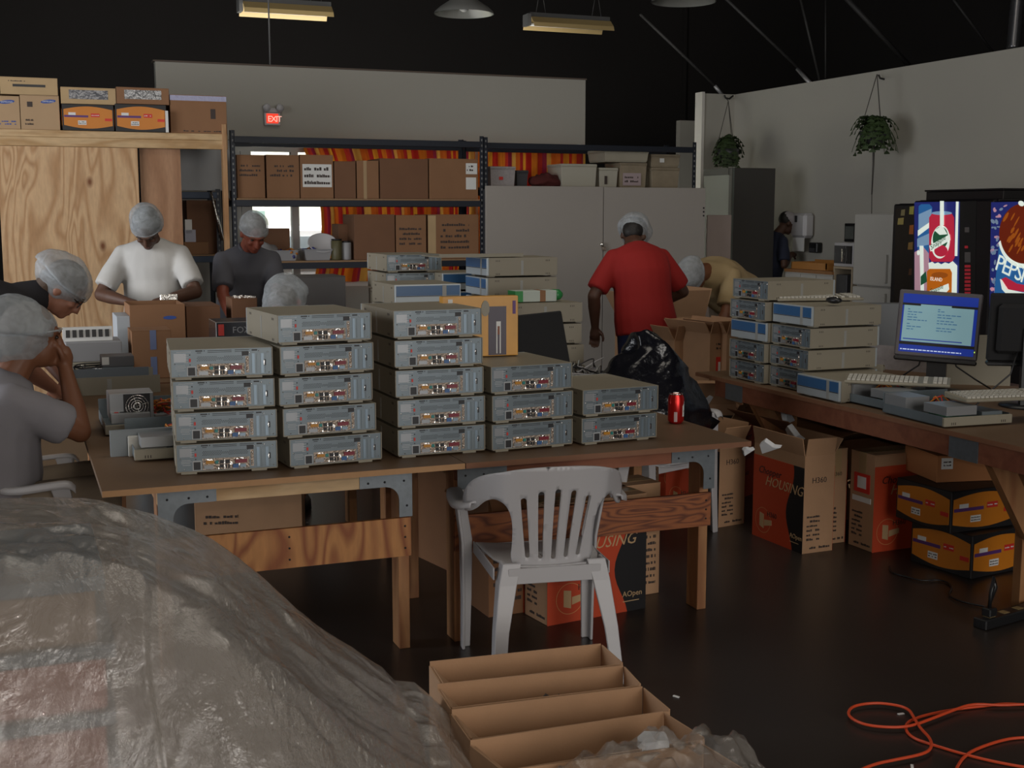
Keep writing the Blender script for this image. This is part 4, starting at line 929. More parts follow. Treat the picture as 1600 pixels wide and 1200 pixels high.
pa, pb = atx(1246, 108, 8.06), atx(1268, 130, 8.06); pb.z = 2.94; o = MB().tube([(0, 0, 0), pb-pa], .022, 8).build('lit_brace_end', rodb, loc=pa); tag(o, 'short roof brace end coloured as lit, above the long white wall', 'bracket')
pa, pb = aty(1592, -20, 11), aty(1583, 78, 11); o = MB(); n = 18; o.tube([(pb-pa)*(k/n) for k in range(n+1)], [.07+(.007 if k % 2 else 0) for k in range(n+1)], 14); o = o.build('round_duct', mat('foil_duct', (.2, .2, .21), .25, .8), loc=pa); tag(o, 'shiny flexible round duct at the upper right corner', 'duct')
# ------------------------------------------------------------------ kitchen corner along the right wall
whm = mat('white_enamel', (.46, .45, .42), .4); cntm = mat('wood_counter', (.3, .14, .05), .5)
def wallbox(name, m, px0, px1, pt, pb, x, depth, parent=None, z0=None, bev=0):
    """box whose -X face spans the outline on the plane at x"""
    pm = (pt+pb)/2; ya, yb_ = atx(px0, pm, x).y, atx(px1, pm, x).y; xm = (px0+px1)/2; z1 = atx(xm, pt, x).z; zb = atx(xm, pb, x).z if z0 is None else z0
    return MB().box(x, x+depth, yb_, ya, zb, z1).build(name, m, parent, bev=bev)
def rel(th):      # make children already built in world coordinates sit under a located empty
    for c in th.children: c.location = Vector(c.location)-Vector(th.location)
kc = thing('kitchen_counter', 'white kitchen counter with drawers and a wooden top by the right wall', 'counter', (7.4, 10.5, 0))
ya, yb_ = atx(1228, 425, 7.4).y, atx(1303, 425, 7.4).y; zt = atx(1265, 422, 7.4).z
bx('body', whm, kc, 0, .585, yb_-10.5, ya-10.5, .05, zt-.03); bx('worktop', cntm, kc, -.02, .585, yb_-10.5, ya-10.5, zt-.03, zt)
n = 3; dw = (ya-yb_)/n
for k in range(n):
    dr = bx('drawer', whm, kc, -.015, 0, yb_-10.5+k*dw+.008, yb_-10.5+(k+1)*dw-.008, zt-.2, zt-.045, bev=.003)
    bx('handle', pl_black, dr, -.035, -.015, yb_-10.5+(k+.35)*dw, yb_-10.5+(k+.65)*dw, zt-.13, zt-.115)
    bx('door', whm, kc, -.015, 0, yb_-10.5+k*dw+.008, yb_-10.5+(k+1)*dw-.008, .1, zt-.215, bev=.003)
tr_ = thing('wooden_tray', 'amber wooden tray of odds and ends on the kitchen counter', 'tray', (7.62, (ya+yb_)/2+.12, zt)); mb = MB(); mb.box(-.15, .15, -.3, .3, .0005, .01); mb.box(-.15, -.14, -.3, .3, .01, .07); mb.box(.14, .15, -.3, .3, .01, .09); mb.box(-.15, .15, -.3, -.29, .01, .07); mb.box(-.15, .15, .29, .3, .01, .07); mb.build('tray_body', mat('amber_wood', (.45, .2, .05), .5), tr_)
def wthing(label, cat, nm, m, px0, px1, pt, pb, x, depth, z0=None, part='body', bev=.006):
    t = thing(nm, label, cat); o = wallbox(part, m, px0, px1, pt, pb, x, depth, t, z0, bev); 
    vs = [v.co for v in o.data.vertices]; c = Vector((min(v.x for v in vs), (min(v.y for v in vs)+max(v.y for v in vs))/2, min(v.z for v in vs))); t.location = c; o.location = -c
    return t, c, Vector((max(v.x for v in vs)-c.x, max(v.y for v in vs)-min(v.y for v in vs), max(v.z for v in vs)-c.z))
def fx(sz): return (0, 0, 0)
t, c, sz = wthing('white paper towel dispenser on the right wall above the counter', 'dispenser', 'towel_dispenser', pl_white, 1234, 1257, 333, 372, 7.86, .135, bev=.03)
bx('lever', pl_black, t, -.012, 0, .0, .03, .17, .24); bx('paper_tongue', whitep, t, .02, .03, -.1, .1, -.14, .004)
t, c, sz = wthing('black soap dispenser on the right wall', 'dispenser', 'soap_dispenser', pl_black, 1263, 1276, 379, 395, 7.92, .075, bev=.01); bx('push_bar', pl_dark, t, -.012, 0, -sz.y*.3, sz.y*.3, .01, .05)
mst = thing('microwave_stand', 'narrow shelf stand carrying the black microwave', 'shelf', (7.4, 10.0, 0)); y0_, y1_ = atx(1333, 400, 7.4).y-10, atx(1303, 400, 7.4).y-10; zm = atx(1318, 417, 7.4).z
for z in (.1, zm-.45, zm-.02): bx('shelf_board', mat('beige_shelf', (.4, .32, .22), .6), mst, 0, .5, y0_, y1_, z, z+.02)
for y_ in (y0_, y1_-.02): bx('side', mat('beige_side', (.38, .31, .22), .6), mst, 0, .5, y_, y_+.02, 0, zm-.02)
t, c, sz = wthing('black-fronted microwave oven on the shelf stand', 'microwave', 'microwave_oven', pl_white, 1303, 1333, 379, 416, 7.42, .4, z0=zm+.001)
bx('door', pl_dark, t, -.012, 0, -sz.y/2+.12, sz.y/2-.02, .03, sz.z-.03); bx('handle', chrome, t, -.04, -.012, -sz.y/2+.11, -sz.y/2+.13, .05, sz.z-.06); bx('control_panel', pl_black, t, -.012, 0, -sz.y/2+.015, -sz.y/2+.10, .03, sz.z-.03)
t, c, sz = wthing('small dark box on the lower shelf under the microwave', 'box', 'small_appliance', pl_dark, 1306, 1323, 429, 443, 7.42, .3, z0=zm-.429)
t, c, sz = wthing('dark framed picture on the right wall above the microwave', 'picture', 'wall_picture', pl_black, 1319, 1336, 349, 378, 7.97, .028); bx('picture_sheet', mat('murky_print', (.12, .13, .12), .3, var=.6, vscale=8), t, -.004, 0, -sz.y/2+.02, sz.y/2-.02, .03, sz.z-.03)
rf = thing('refrigerator', 'white refrigerator beside the vending machines', 'refrigerator', (7.3, 9.6, 0)); y0_, y1_ = atx(1392, 400, 7.3).y-9.6, atx(1333, 400, 7.3).y-9.6; zf = atx(1360, 334, 7.3).z; zsx = atx(1360, 448, 7.3).z
bx('body', whm, rf, .05, .69, y0_, y1_, .03, zf, bev=.008); bx('freezer_door', whm, rf, 0, .048, y0_, y1_, zsx+.006, zf, bev=.01); bx('fridge_door', whm, rf, 0, .048, y0_, y1_, .08, zsx-.006, bev=.01)
bx('handle', whm, rf, -.03, 0, y0_+.03, y0_+.05, zsx-.35, zsx-.05, bev=.005); bx('handle', whm, rf, -.03, 0, y0_+.03, y0_+.05, zsx+.04, zsx+.3, bev=.005)
wf = thing('plant_pot_on_wall', 'x', 'x'); bpy.data.objects.remove(wf)
# ------------------------------------------------------------------ vending machines
vb = mat('vending_black', (.010, .009, .011), .3)
def em(name, c, s=.3): return mat(name, [v*.75 for v in c], .4, emit=s*1.33)
EM = dict(navy=em('lit_navy', (.02, .03, .22)), blue=em('lit_blue', (.03, .18, .5)), pale=em('lit_pale_blue', (.3, .5, .75)), red=em('lit_red', (.75, .03, .08)), white=em('lit_white', (.85, .95, .85), .55), green=em('lit_green', (.02, .13, .06)),
    orange=em('lit_orange', (.8, .2, .01)), pink=em('lit_pink', (.7, .4, .5)), brown=em('lit_cola', (.2, .02, .004)), amber=em('lit_amber', (.5, .12, .01)), ice=em('lit_ice', (.25, .35, .5)), dred=em('lit_dark_red', (.35, .02, .03)))
def vend(label, x, yn, yf, pt):
    zt_ = atx(pt[0], pt[1], x).z; t = thing('vending_machine', label, 'vending machine', (x+.4, (yn+yf)/2, 0)); hw = (yf-yn)/2
    bx('cabinet', vb, t, -.35, .4, -hw, hw, .06, zt_, bev=.01); bx('door', vb, t, -.40, -.352, -hw, hw, .08, zt_-.005, bev=.012); bx('base', pl_black, t, -.33, .38, -hw+.03, hw-.03, 0, .06)
    return t, zt_
def on(t, x, name, m, pts, lay, circ=None):
    loc = t.location; P = []
    for (px, py) in pts: q = atx(px, py, x); P.append((q.y-loc.y, q.z))
    M = Matrix(((0, 0, -1, x-loc.x), (1, 0, 0, 0), (0, 1, 0, 0), (0, 0, 0, 1))); M = M @ Matrix.Translation((0, 0, lay*.0012))
    return MB().prism(P, .0011, M).build(name, m, t)
def elp(cx, cy, rx, ry, n=28, rot=0, a0=0, a1=2*PI):
    r = []
    for k in range(n): a = a0+(a1-a0)*k/n; x, y = rx*math.cos(a), ry*math.sin(a); r.append((cx+x*math.cos(rot)-y*math.sin(rot), cy+x*math.sin(rot)+y*math.cos(rot)))
    return r
def vtext(t, x, s, m, px, py, size, rot=0, lay=8, shear=0, spacing=1):
    q = atx(px, py, x); loc = t.location
    M = Matrix(((0, 0, -1, x-loc.x-lay*.0012), (-1, 0, 0, q.y-loc.y), (0, 1, 0, q.z), (0, 0, 0, 1)))
    return text(t, s, m, None, None, 0, 0, size, shear, rot, 0.0005, M=M, spacing=spacing)
X_ = 6.8
t, z_ = vend('tall black vending machine with a lit picture of juice cans', X_, atx(1549, 400, X_).y+.005, atx(1424, 400, X_).y, (1480, 312))
pb_ = 480
on(t, X_, 'lit_panel', EM['navy'], [(1429, 316), (1500, 315), (1498, pb_), (1429, pb_)], 1)
on(t, X_, 'pale_can', EM['blue'], [(1436, 322), (1440, 319), (1453, 319), (1457, 324), (1457, 400), (1434, 400)], 2)
on(t, X_, 'pale_can_label', EM['pale'], [(1436, 335), (1456, 326), (1456, 352), (1436, 358)], 3)
on(t, X_, 'white_band', EM['white'], [(1435, 360), (1455, 346), (1455, 354), (1435, 369)], 4)
on(t, X_, 'white_band', EM['pale'], [(1434, 373), (1454, 364), (1454, 382), (1434, 386)], 4)
on(t, X_, 'ice_bottle', EM['pink'], [(1430, 394), (1444, 386), (1452, 396), (1453, 414), (1446, pb_), (1430, pb_)], 5)
on(t, X_, 'highlight', EM['white'], [(1438, 384), (1444, 384), (1445, 470), (1440, 470)], 6)
on(t, X_, 'highlight', EM['white'], elp(1436, 395, 2.2, 4, 10), 6)
on(t, X_, 'red_can', EM['red'], [(1453, 340), (1458, 333), (1488, 333), (1492, 340), (1493, 402), (1489, 409), (1457, 409), (1453, 402)], 6)
on(t, X_, 'can_rim', EM['pale'], elp(1473, 333, 16, 3, 20), 7)
on(t, X_, 'oval_badge', EM['white'], elp(1471, 378, 14.5, 26, 30, .08), 7)
on(t, X_, 'oval_badge_inner', EM['green'], elp(1471, 372, 12, 18, 26, .08), 8)
on(t, X_, 'oval_fruit', EM['red'], elp(1472, 392, 10.5, 9, 20), 9)
on(t, X_, 'oval_sail', EM['white'], [(1462, 360), (1474, 352), (1482, 366), (1470, 367)], 9)
on(t, X_, 'name_band', EM['white'], [(1454, 384), (1486, 366), (1487, 375), (1456, 393)], 10)
vtext(t, X_, 'Snapple', EM['green'], 1457, 391, .062, math.radians(29), 12, .2)
on(t, X_, 'highlight', EM['white'], [(1471, 314), (1477, 314), (1477, 352), (1471, 352)], 11)
on(t, X_, 'highlight', EM['white'], [(1495, 315), (1499, 315), (1497, 400), (1493, 400)], 6)
on(t, X_, 'ice_rim', EM['white'], [(1452, 411), (1458, 409), (1462, 412), (1467, 410), (1472, 413), (1478, 410), (1484, 412), (1490, 408), (1497, 415), (1496, pb_), (1488, pb_), (1487, 423), (1453, 421)], 7)
on(t, X_, 'orange_can', EM['orange'], [(1450, 424), (1454, 420), (1486, 420), (1489, 426), (1488, pb_), (1450, pb_)], 8)
on(t, X_, 'orange_fruit', EM['amber'], elp(1470, 430, 13, 5, 16), 9)
vtext(t, X_, 'ISLAND', EM['white'], 1455, 438, .042, -.02, 10)
on(t, X_, 'name_band', EM['white'], [(1453, 455), (1484, 443), (1485, 452), (1460, pb_)], 10)
vtext(t, X_, 'Snapple', EM['green'], 1456, 458, .05, math.radians(18), 11, .2)
on(t, X_, 'green_leaf', EM['green'], [(1440, 432), (1448, 424), (1450, 440), (1440, 446)], 7)
on(t, X_, 'column_panel', pl_black, [(1502, 315), (1526, 314), (1524, 480), (1500, 480)], 1)
mb_bt = [(1508, 355, 7, 8, 'ice'), (1508, 394, 9, 16, 'dgrey'), (1508, 384, 5, 4, 'dred')]+[(1508, 414+k*6, 9, 4, 'dred') for k in range(10)]
EM['dgrey'] = mat('dim_button', (.12, .11, .11), .4)
for (a, b, w_, h_, k) in mb_bt: on(t, X_, 'button', EM[k] if k != 'ice' else EM['dgrey'], [(a, b), (a+w_, b), (a+w_, b+h_), (a, b+h_)], 3)
ptop = thing('top_box', 'flat black box lying on top of the vending machines', 'box', (7.15, (atx(1455, 306, 7.1).y+atx(1576, 306, 7.1).y)/2-.02, z_+.0)); hw = (atx(1455, 306, 7.1).y-atx(1576, 306, 7.1).y)/2
bx('body', vb, ptop, -.12, .3, -hw, hw, .001, .07, bev=.004); bx('lid', vb, ptop, -.13, .31, -hw-.01, hw+.01, .071, .085, bev=.003)
t, z2_ = vend('black vending machine with a large lit cola picture at the right edge', X_, 6.45, atx(1549, 400, X_).y-.005, (1600, 312))
on(t, X_, 'lit_panel', EM['navy'], [(1549, 316), (1660, 314), (1660, 520), (1546, 500)], 1)
rr = random.Random(4)
for k in range(60):
    py = rr.uniform(320, 470); px = rr.uniform(1550, 1562+max(0, (360-py)*.35)); on(t, X_, 'ice_chip', EM['ice' if rr.random() < .6 else 'pink'], elp(px, py, rr.uniform(1.2, 3), rr.uniform(2, 5), 6, rr.uniform(0, 3)), 2) if k < 40 else None
on(t, X_, 'blue_field', EM['blue'], [(1562, 380), (1580, 396), (1660, 420), (1660, 520), (1550, 500), (1556, 440)], 3)
on(t, X_, 'cola_glass', EM['brown'], elp(1600, 366, 38, 48, 36), 4)
for k in range(14): on(t, X_, 'cola_glint', EM['amber'], elp(1570+rr.uniform(2, 30), rr.uniform(338, 392), rr.uniform(1, 2.5), rr.uniform(4, 10), 7, .5), 5)
arc = elp(1602, 370, 41, 49, 26, 0, PI*.28, PI*.97)
arc2 = elp(1602, 368, 38, 44, 26, 0, PI*.28, PI*.97)[::-1]
on(t, X_, 'glass_rim', EM['white'], arc+arc2, 6)
on(t, X_, 'highlight', EM['white'], elp(1597, 318, 5, 4, 12, .6), 6)
vtext(t, X_, 'PEPSI', EM['white'], 1555, 420, .17, math.radians(-17), 8, 0, .8)
on(t, X_, 'red_wave', EM['red'], [(1566, 436), (1573, 433), (1590, 443), (1612, 447), (1640, 440), (1640, 456), (1600, 456), (1575, 452)], 7)
on(t, X_, 'white_wave', EM['white'], [(1564, 436), (1567, 437), (1577, 452), (1600, 457), (1640, 456), (1640, 468), (1600, 469), (1578, 464), (1567, 452)], 7)
X2 = 7.1
t, z3_ = vend('dim black snack machine between the refrigerator and the lit can machine', X2, atx(1424, 400, X_).y-.02+.0, atx(1392.5, 400, X2).y, (1410, 318))
t.location.x = X2+.4
gl = on(t, X2, 'display_glass', mat('snack_glass', (.02, .014, .01), .12), [(1400, 326), (1431, 325), (1429, 480), (1397, 480)], 1)
for (a, b, w_, h_, c) in ((1408, 328, 7, 9, (.3, .25, .12)), (1421, 323, 8, 12, (.5, .45, .1)), (1403, 341, 10, 10, (.45, .36, .12)), (1421, 352, 9, 14, (.5, .15, .03)), (1419, 379, 9, 11, (.35, .2, .06)), (1420, 420, 8, 10, (.12, .05, .02))):
    on(t, X2, 'snack_pack', mat('snack_print', c, .4), [(a+1, b), (a+w_, b-1), (a+w_-1, b+h_), (a, b+h_)], 3)
# ------------------------------------------------------------------ hanging plants
leafm = mat('fern_leaf', (.04, .07, .022), .6, var=.4, vscale=20)
def hanging_plant(label, p, R, hook, tail, seed, L=1):
    t = thing('hanging_plant', label, 'plant', p, 0, 'hanging ferns on the white walls'); rr = random.Random(seed)
    MB().lathe([(.001, -.13), (R*.45, -.125), (R*.75, -.06), (R*.8, 0), (R*.74, 0), (R*.68, -.05), (.001, -.06)], 20).build('pot', pl_dark, t)
    mb = MB(); fr2 = MB()
    for k in range(110):
        a = rr.uniform(0, 2*PI); ln = rr.uniform(.35, 1.1)*R*1.5*L; up_ = rr.uniform(.02, .13); dn_ = rr.uniform(.05, .28); pts = []
        for j in range(8):
            s = j/7; pts.append(Vector((math.cos(a)*ln*s*.8, math.sin(a)*ln*s*.8, .05+up_*math.sin(s*2.5) - dn_*s*s)))
        mb.tube(pts, .0025, 4)
        for j in range(1, 8):
            c = pts[j]; dr = (pts[j]-pts[j-1]).normalized(); sd = dr.cross(Vector((0, 0, 1))).normalized(); lw = .058*(1-.45*j/7)
            for s_ in (-1, 1):
                q = c+sd*s_*lw+Vector((0, 0, -.012)); mb.add([c-dr*.02, c+dr*.02, q+dr*.008, q-dr*.004], [(0, 1, 2, 3)])
    mb.build('foliage', leafm, t, kind='stuff')
    mb = MB(); top = Vector(hook)-Vector(p)
    for k in range(3): a = 2*PI*k/3+.4; mb.tube([Vector((math.cos(a)*R*.75, math.sin(a)*R*.75, 0)), Vector((0, 0, .45))+top*.15, top], .004, 5)
    mb.tube([(0, 0, -.13), (.005, 0, -.3), (0, 0, -.14-tail*.6)], [.012, .009, .006], 6); mb.tube([(0, 0, -.14-tail*.6), (.01, 0, -.14-tail)], .004, 5)
    mb.build('hanger_cord', tagm, t); mb = MB(); mb.tube([top+Vector((-.02, 0, .03)), top, top+Vector((.05, .0, -.01)), top+Vector((.1, 0, .03))], .010, 6); mb.build('hook', pl_black, t)
p = atx(1366, 205, 7.6); h = atx(1375, 122, 7.95); hanging_plant('large hanging fern with a long trailing cord, above the refrigerator', p, .17, h, .75, 3)
p = aty(1137, 233, 12.5); h = aty(1134, 153, 12.95); hanging_plant('small hanging fern in a bowl in front of the narrow wall return', p, .17, h, .35, 5, .85)

# ------------------------------------------------------------------ monitors and keyboards
scrb = em('screen_blue', (.005, .03, .3), .45); scrg = em('screen_grey', (.22, .38, .42), .45); scrd = em('screen_ink', (.04, .15, .3), .4); scrw = em('screen_text', (.6, .7, .9), .5)
def monitor(label, loc, rz, w=.37, h=.31, zc=.33, tilt=8, lit=True, roll=0):
    t = thing('flat_monitor', label, 'monitor', loc, rz)
    hd_ = bpy.data.objects.new('screen_head', None); bpy.data.objects.remove(hd_)
    M = Matrix.Translation((0, 0, zc)) @ Matrix.Rotation(math.radians(-tilt), 4, 'X') @ Matrix.Rotation(math.radians(roll), 4, 'Y')
    cs = mat('silver_grey_bezel', (.11, .10, .11), .4) if lit else mat('matte_black_shell', (.006, .006, .007), .8)
    MB().box(-w/2, w/2, -.02, .012, -h/2, h/2, M=M).build('screen_housing', cs, t, bev=.006)
    MB().box(-w/2+.03, w/2-.03, .012, .05, -h/2+.04, h/2-.04, M=M).build('rear_shell', cs if not lit else pl_black, t, bev=.015)
    MB().box(-w/2, w/2, -.024, .015, -h/2-.022, -h/2-.001, M=M).build('chin_bar', pl_black, t, bev=.006)
    def s(name, m, x0, x1, z0, z1, l): return MB().box(x0*w-w/2, x1*w-w/2, -.0202-l*.0006, -.0195-l*.0006, z0*h-h/2, z1*h-h/2, M=M).build(name, m, t)
    if lit:
        sc_ = s('screen', scrb, .05, .95, .06, .94, 1); s('dark_bar', pl_black, .05, .95, .765, .80, 2); s('grey_window', scrg, .07, .91, .22, .765, 3); s('window_title', scrg, .27, .64, .765, .79, 3); s('blue_line', scrb, .09, .8, .25, .265, 4); s('dark_bar', pl_black, .05, .95, .17, .215, 2)
        mb = MB(); rr = random.Random(2)
        for cx, rows in ((.12, (.70, .66, .62, .58, .54, .48, .44, .40)), (.48, (.72, .69, .64, .60, .55, .51, .44, .40))):
            for r_ in rows:
                x = cx
                for k in range(rr.randint(1, 5)): l_ = rr.uniform(.02, .06); mb.box(x*w-w/2, (x+l_)*w-w/2, -.0235, -.0226, r_*h-h/2, (r_+.013)*h-h/2, M=M); x += l_+.012
        mb.build('text_lines', scrd, t, kind='stuff'); mb = MB(); x = .07
        while x < .8: l_ = rr.uniform(.015, .05); mb.box(x*w-w/2, (x+l_)*w-w/2, -.0235, -.0226, .09*h-h/2, .105*h-h/2, M=M); x += l_+.01
        mb.build('status_text', scrw, t, kind='stuff'); s('power_light', em('led', (.5, .8, .1), 1), .955, .965, .12, .14, 1)
    bx('neck', pl_black, t, -.045, .045, .02, .06, .01, zc); MB().lathe([(.12, 0), (.12, .008), (.05, .016), (.001, .016)], 28).build('base', pl_black, t)
    mb = MB(); mb.tube([(-.06, .03, zc-.1), (-.08, .05, zc-.2), (-.16, .04, .06), (-.2, .1, .01)], .004, 6); mb.tube([(.06, .03, zc-.1), (.09, .05, zc-.2), (.18, .04, .06), (.25, .12, .01)], .004, 6); mb.build('cable', pl_black, t)
    return t
q = ray(1466, 508); D_ = 6.25; c = Vector((q.x, q.y, 0)).normalized()*D_; zc = CH+q.z/Vector((q.x, q.y)).length*D_-T
monitor('grey flat monitor showing a blue and grey text screen', (c.x, c.y, T), math.radians(-40.5), .375, .315, zc, 9, roll=3)
q = ray(1612, 512); D_ = 5.9; c = Vector((q.x, q.y, 0)).normalized()*D_; zc = CH+q.z/Vector((q.x, q.y)).length*D_-T
monitor('black flat monitor seen from behind at the right edge of the bench', (c.x, c.y, T), math.radians(150), .36, .3, zc, 6, False)
q = aty(838, 535, 4.86); monitor('black flat monitor seen as a dark slab behind the stack of three', (q.x, 4.88, T), math.radians(8), .30, .24, q.z-T-.0, 14, False, roll=-3)
keym = mat('keyboard_keys', (.5, .48, .42), .5)
def keyboard(label, loc, rot):
    t = thing('keyboard', label, 'keyboard', loc, 0, 'beige keyboards'); t.rotation_euler = rot
    MB().prism([(-.08, 0), (.08, 0), (.08, .026), (.05, .022), (-.08, .012)], .45, Matrix.Translation((-.225, 0, 0)) @ Matrix(((0, 0, 1, 0), (1, 0, 0, 0), (0, 1, 0, 0), (0, 0, 0, 1)))).build('keyboard_body', pc_case, t, bev=.003)
    mb = MB()
    for r_ in range(6):
        for k in range(21):
            if k in (15, 17) : continue
            x = -.212+k*.0203; y = -.065+r_*.0215; z = .0125+ (y+.08)*.067
            mb.box(x, x+.0165, y, y+.0165, z, z+.008)
    mb.build('keys', keym, t, kind='stuff'); return t
zB4 = T+4*PP; q = atz(1268, 466, zB4+.01)
keyboard('beige keyboard lying on the blue-fronted computer of the near bench stack', (q.x+.02, q.y, zB4+.002), (0, 0, math.radians(-12)))
q = atz(1402, 596, T+.10); keyboard('beige keyboard lying askew on the open computer below the lit monitor', (q.x, q.y, T+.092), (0, 0, math.radians(-42)))
q = atz(1560, 612, T+.12); keyboard('beige keyboard with dark key gaps on the open computer at the right edge', (q.x+.03, q.y, T+.092), (0, 0, math.radians(-8)))
ms = thing('computer_mouse', 'small dark mouse beside the keyboard on the near bench stack', 'mouse', atz(1303, 473, zB4+.012)); MB().ell((0, 0, .012), .03, .05, .016).build('mouse_body', pl_black, ms); MB().ell((0, -.02, .024), .006, .01, .006, n=8).build('wheel', chrome, ms)
open_pc('open computer chassis under the askew keyboard on the bench', ((atz(1392, 641, T).x+atz(1468, 640, T).x)/2+.02, atz(1430, 641, T).y+PD/2+.01, T), 0)
open_pc('open computer chassis at the right edge of the bench, nearest the camera', (atz(1472, 668, T).x+PW/2, atz(1472, 668, T).y+PD/2+.01-.03, T), math.radians(-3))
place_pc((3.40+PD/2, 4.62+PW/2-.03, T), PI/2, 'beige computer with a navy front standing alone in front of the bench stacks', GB)
def sheet_metal(label, loc, rz, w, h, d, m, tilt=0):
    t = thing('sheet_metal_cover', label, 'lid', loc, rz, 'loose computer case lids'); t.rotation_euler = (tilt, 0, rz)
    mb = MB(); mb.box(-w/2, w/2, 0, .0015, 0, h); mb.box(-w/2, w/2, 0, d, h, h+.0015); mb.build('lid_panel', m, t)
    mb = MB(); mb.box(-w/2, w/2, d-.0015, d, h-.02, h); mb.box(-w/2, -w/2+.0015, .0015, .03, 0, h); mb.build('lid_flange', m, t)
q = atz(1372, 568, T); sheet_metal('tall grey case lid standing behind the bench stacks, left of the monitor', (q.x+.06, q.y+.1, T), math.radians(-20), .40, .33, .1, mat('grey_lid', (.16, .17, .18), .5))
sheet_metal('beige case lid standing to the right of the lit monitor', (4.42, 4.85, T), math.radians(-35), .3, .24, .1, pc_case)
q = atz(1360, 612, T); sheet_metal('beige case lid tilted on edge beside the navy-fronted computer', (q.x-.02, q.y+.18, T), math.radians(-48), .36, .12, .05, pc_case, -.25)
q = atz(1375, 575, T); sheet_metal('pinkish grey case lid leaning under the lit monitor', (q.x+.02, q.y-.12, T), math.radians(-62), .34, .13, .04, mat('marked_lid', (.3, .27, .27), .5, var=.3, vscale=30), -.2)
bk_ = fcarton('pale low crate far behind the bench, left of the lit monitor', 1330, 1412, 500, 560, 7.6, .4, z0=0, m=mat('pale_crate', (.34, .32, .28), .7))
# ------------------------------------------------------------------ things on the middle tables
q = aty(693, 510, 4.38); q1 = aty(808, 510, 4.38); zb = T+3*PP
ab = thing('amber_software_box', 'tall amber box picturing a dark tower and white plug, on the stack of three', 'box', ((q.x+q1.x)/2, 4.40, zb)); w_ = q1.x-q.x; h_ = aty(750, 463, 4.38).z-zb; dm = (w_, .05, h_)
ab.rotation_euler.z = math.radians(-4)
bx('body', mat('amber_card', (.62, .3, .04), .4, var=.25, vscale=9), ab, -w_/2, w_/2, -.025, .025, .0005, h_, bev=.002)
decal(ab, 'dark_tower', mat('dusk_purple', (.045, .03, .05), .4), '-Y', dm, w_*.60, w_*.84, .004, h_*.83); decal(ab, 'plug_stem', whitep, '-Y', dm, w_*.705, w_*.72, .01, h_*.45, .002); decal(ab, 'plug_stem', whitep, '-Y', dm, w_*.75, w_*.765, .01, h_*.45, .002)
decal(ab, 'plug_head', whitep, '-Y', dm, w_*.705, w_*.765, h_*.45, h_*.58, .002); decal(ab, 'plug_gap', mat('rust_mark', (.2, .05, .01), .5), '-Y', dm, w_*.722, w_*.75, h_*.36, h_*.5, .0026)
decal(ab, 'upright_tag', purplep, '-Y', dm, w_*.925, w_*.965, h_*.70, h_*.92, .002); M = FR('-Y', *dm); MB().prism([(w_*.56+.016*math.cos(k/7*PI), h_*.80+.03*math.sin(k/7*PI)) for k in range(14)], .003, M).build('round_seal', pc_case, ab); decal(ab, 'small_tag', whitep, '-Y', dm, w_*.07, w_*.13, h_*.88, h_*.96, .002)
q = aty(845, 466, 5.64); rl = thing('paper_roll_box', 'green and white box of wipes on top of the side-on computer stack', 'box', (q.x, 5.70, T+4*PP)); 
bx('body', mat('pale_green_print', (.45, .5, .45), .5), rl, -.13, .09, -.05, .05, .0005, .055, bev=.003); bx('green_end', mat('green_print', (.03, .25, .06), .5), rl, -.1305, -.09, -.0505, .0505, .001, .0545); bx('brown_band', k1, rl, .0, .03, -.0506, .0506, .001, .0552)
MB().tube([(.09, 0, .028), (.125, 0, .03), (.14, 0, .03)], [.03, .026, .012], 12).build('green_cap', mat('green_cap', (.02, .2, .05), .4), rl)
q = aty(770, 405, 6.1); ld = thing('sheet_metal_cover', 'thin beige case lid lying on the tallest side-on stack', 'lid', (q.x-.05, 6.2, T+6*PP+.001)); bx('lid_panel', pc_case, ld, -.26, .2, -.15, .15, 0, .004); bx('lid_flange', pc_case, ld, -.26, .2, -.15, -.147, .004, .018)
def cables(label, c, n, R, seed, mats, name='cable_tangle'):
    t = thing(name, label, 'cables', c); rr = random.Random(seed); 
    mb = MB()
    for k in range(n):
        p_ = [Vector((rr.uniform(-R, R), rr.uniform(-R, R)*.7, rr.uniform(.004, R*1.1))) for _ in range(7)]; p_ = [Vector(v) for v in smooth([tuple(v) for v in p_], 3, False)]
        mb.tube(p_, .0032, 6, m=k % len(mats))
    mb.build('cable', mats, t, kind='stuff'); return t
q = aty(925, 560, 5.35); cables('tangle of white and grey cables beside the black bag', (q.x-.05, 5.4, T), 16, .14, 3, [pl_white, bez_strip, pl_black])
y_ = thing('yellow_connector', 'small yellow cable plug beside the cable tangle', 'plug', (2.62, 5.42, T)); bx('plug_body', yellowp, y_, -.02, .02, -.012, .012, .001, .018, bev=.003); bx('plug_tip', chrome, y_, .02, .032, -.007, .007, .004, .014)
bg_ = thing('black_bag', 'glossy black plastic bag slumped over the white chair', 'bag', (aty(992, 600, 5.1).x+.07, 5.12, .47)); mb = MB(); mb.ell((0, 0, .25), .31, .24, .30, n=34); o = mb.build('bag', mat('black_bag_plastic', (.006, .006, .009), .22, bump=.6, bscale=25), bg_)
for v in o.data.vertices:
    c_ = v.co; n_ = noise.noise_vector(c_*5); f = 1-.35*max(0, c_.z-.12)/.3; c_.x *= f*(1+.25*noise.noise(c_*9)); c_.y *= f; c_ += n_*.05+noise.noise_vector(c_*16)*.022; c_.z = max(.0, c_.z)
    if c_.z < .14: c_.x *= 1.22
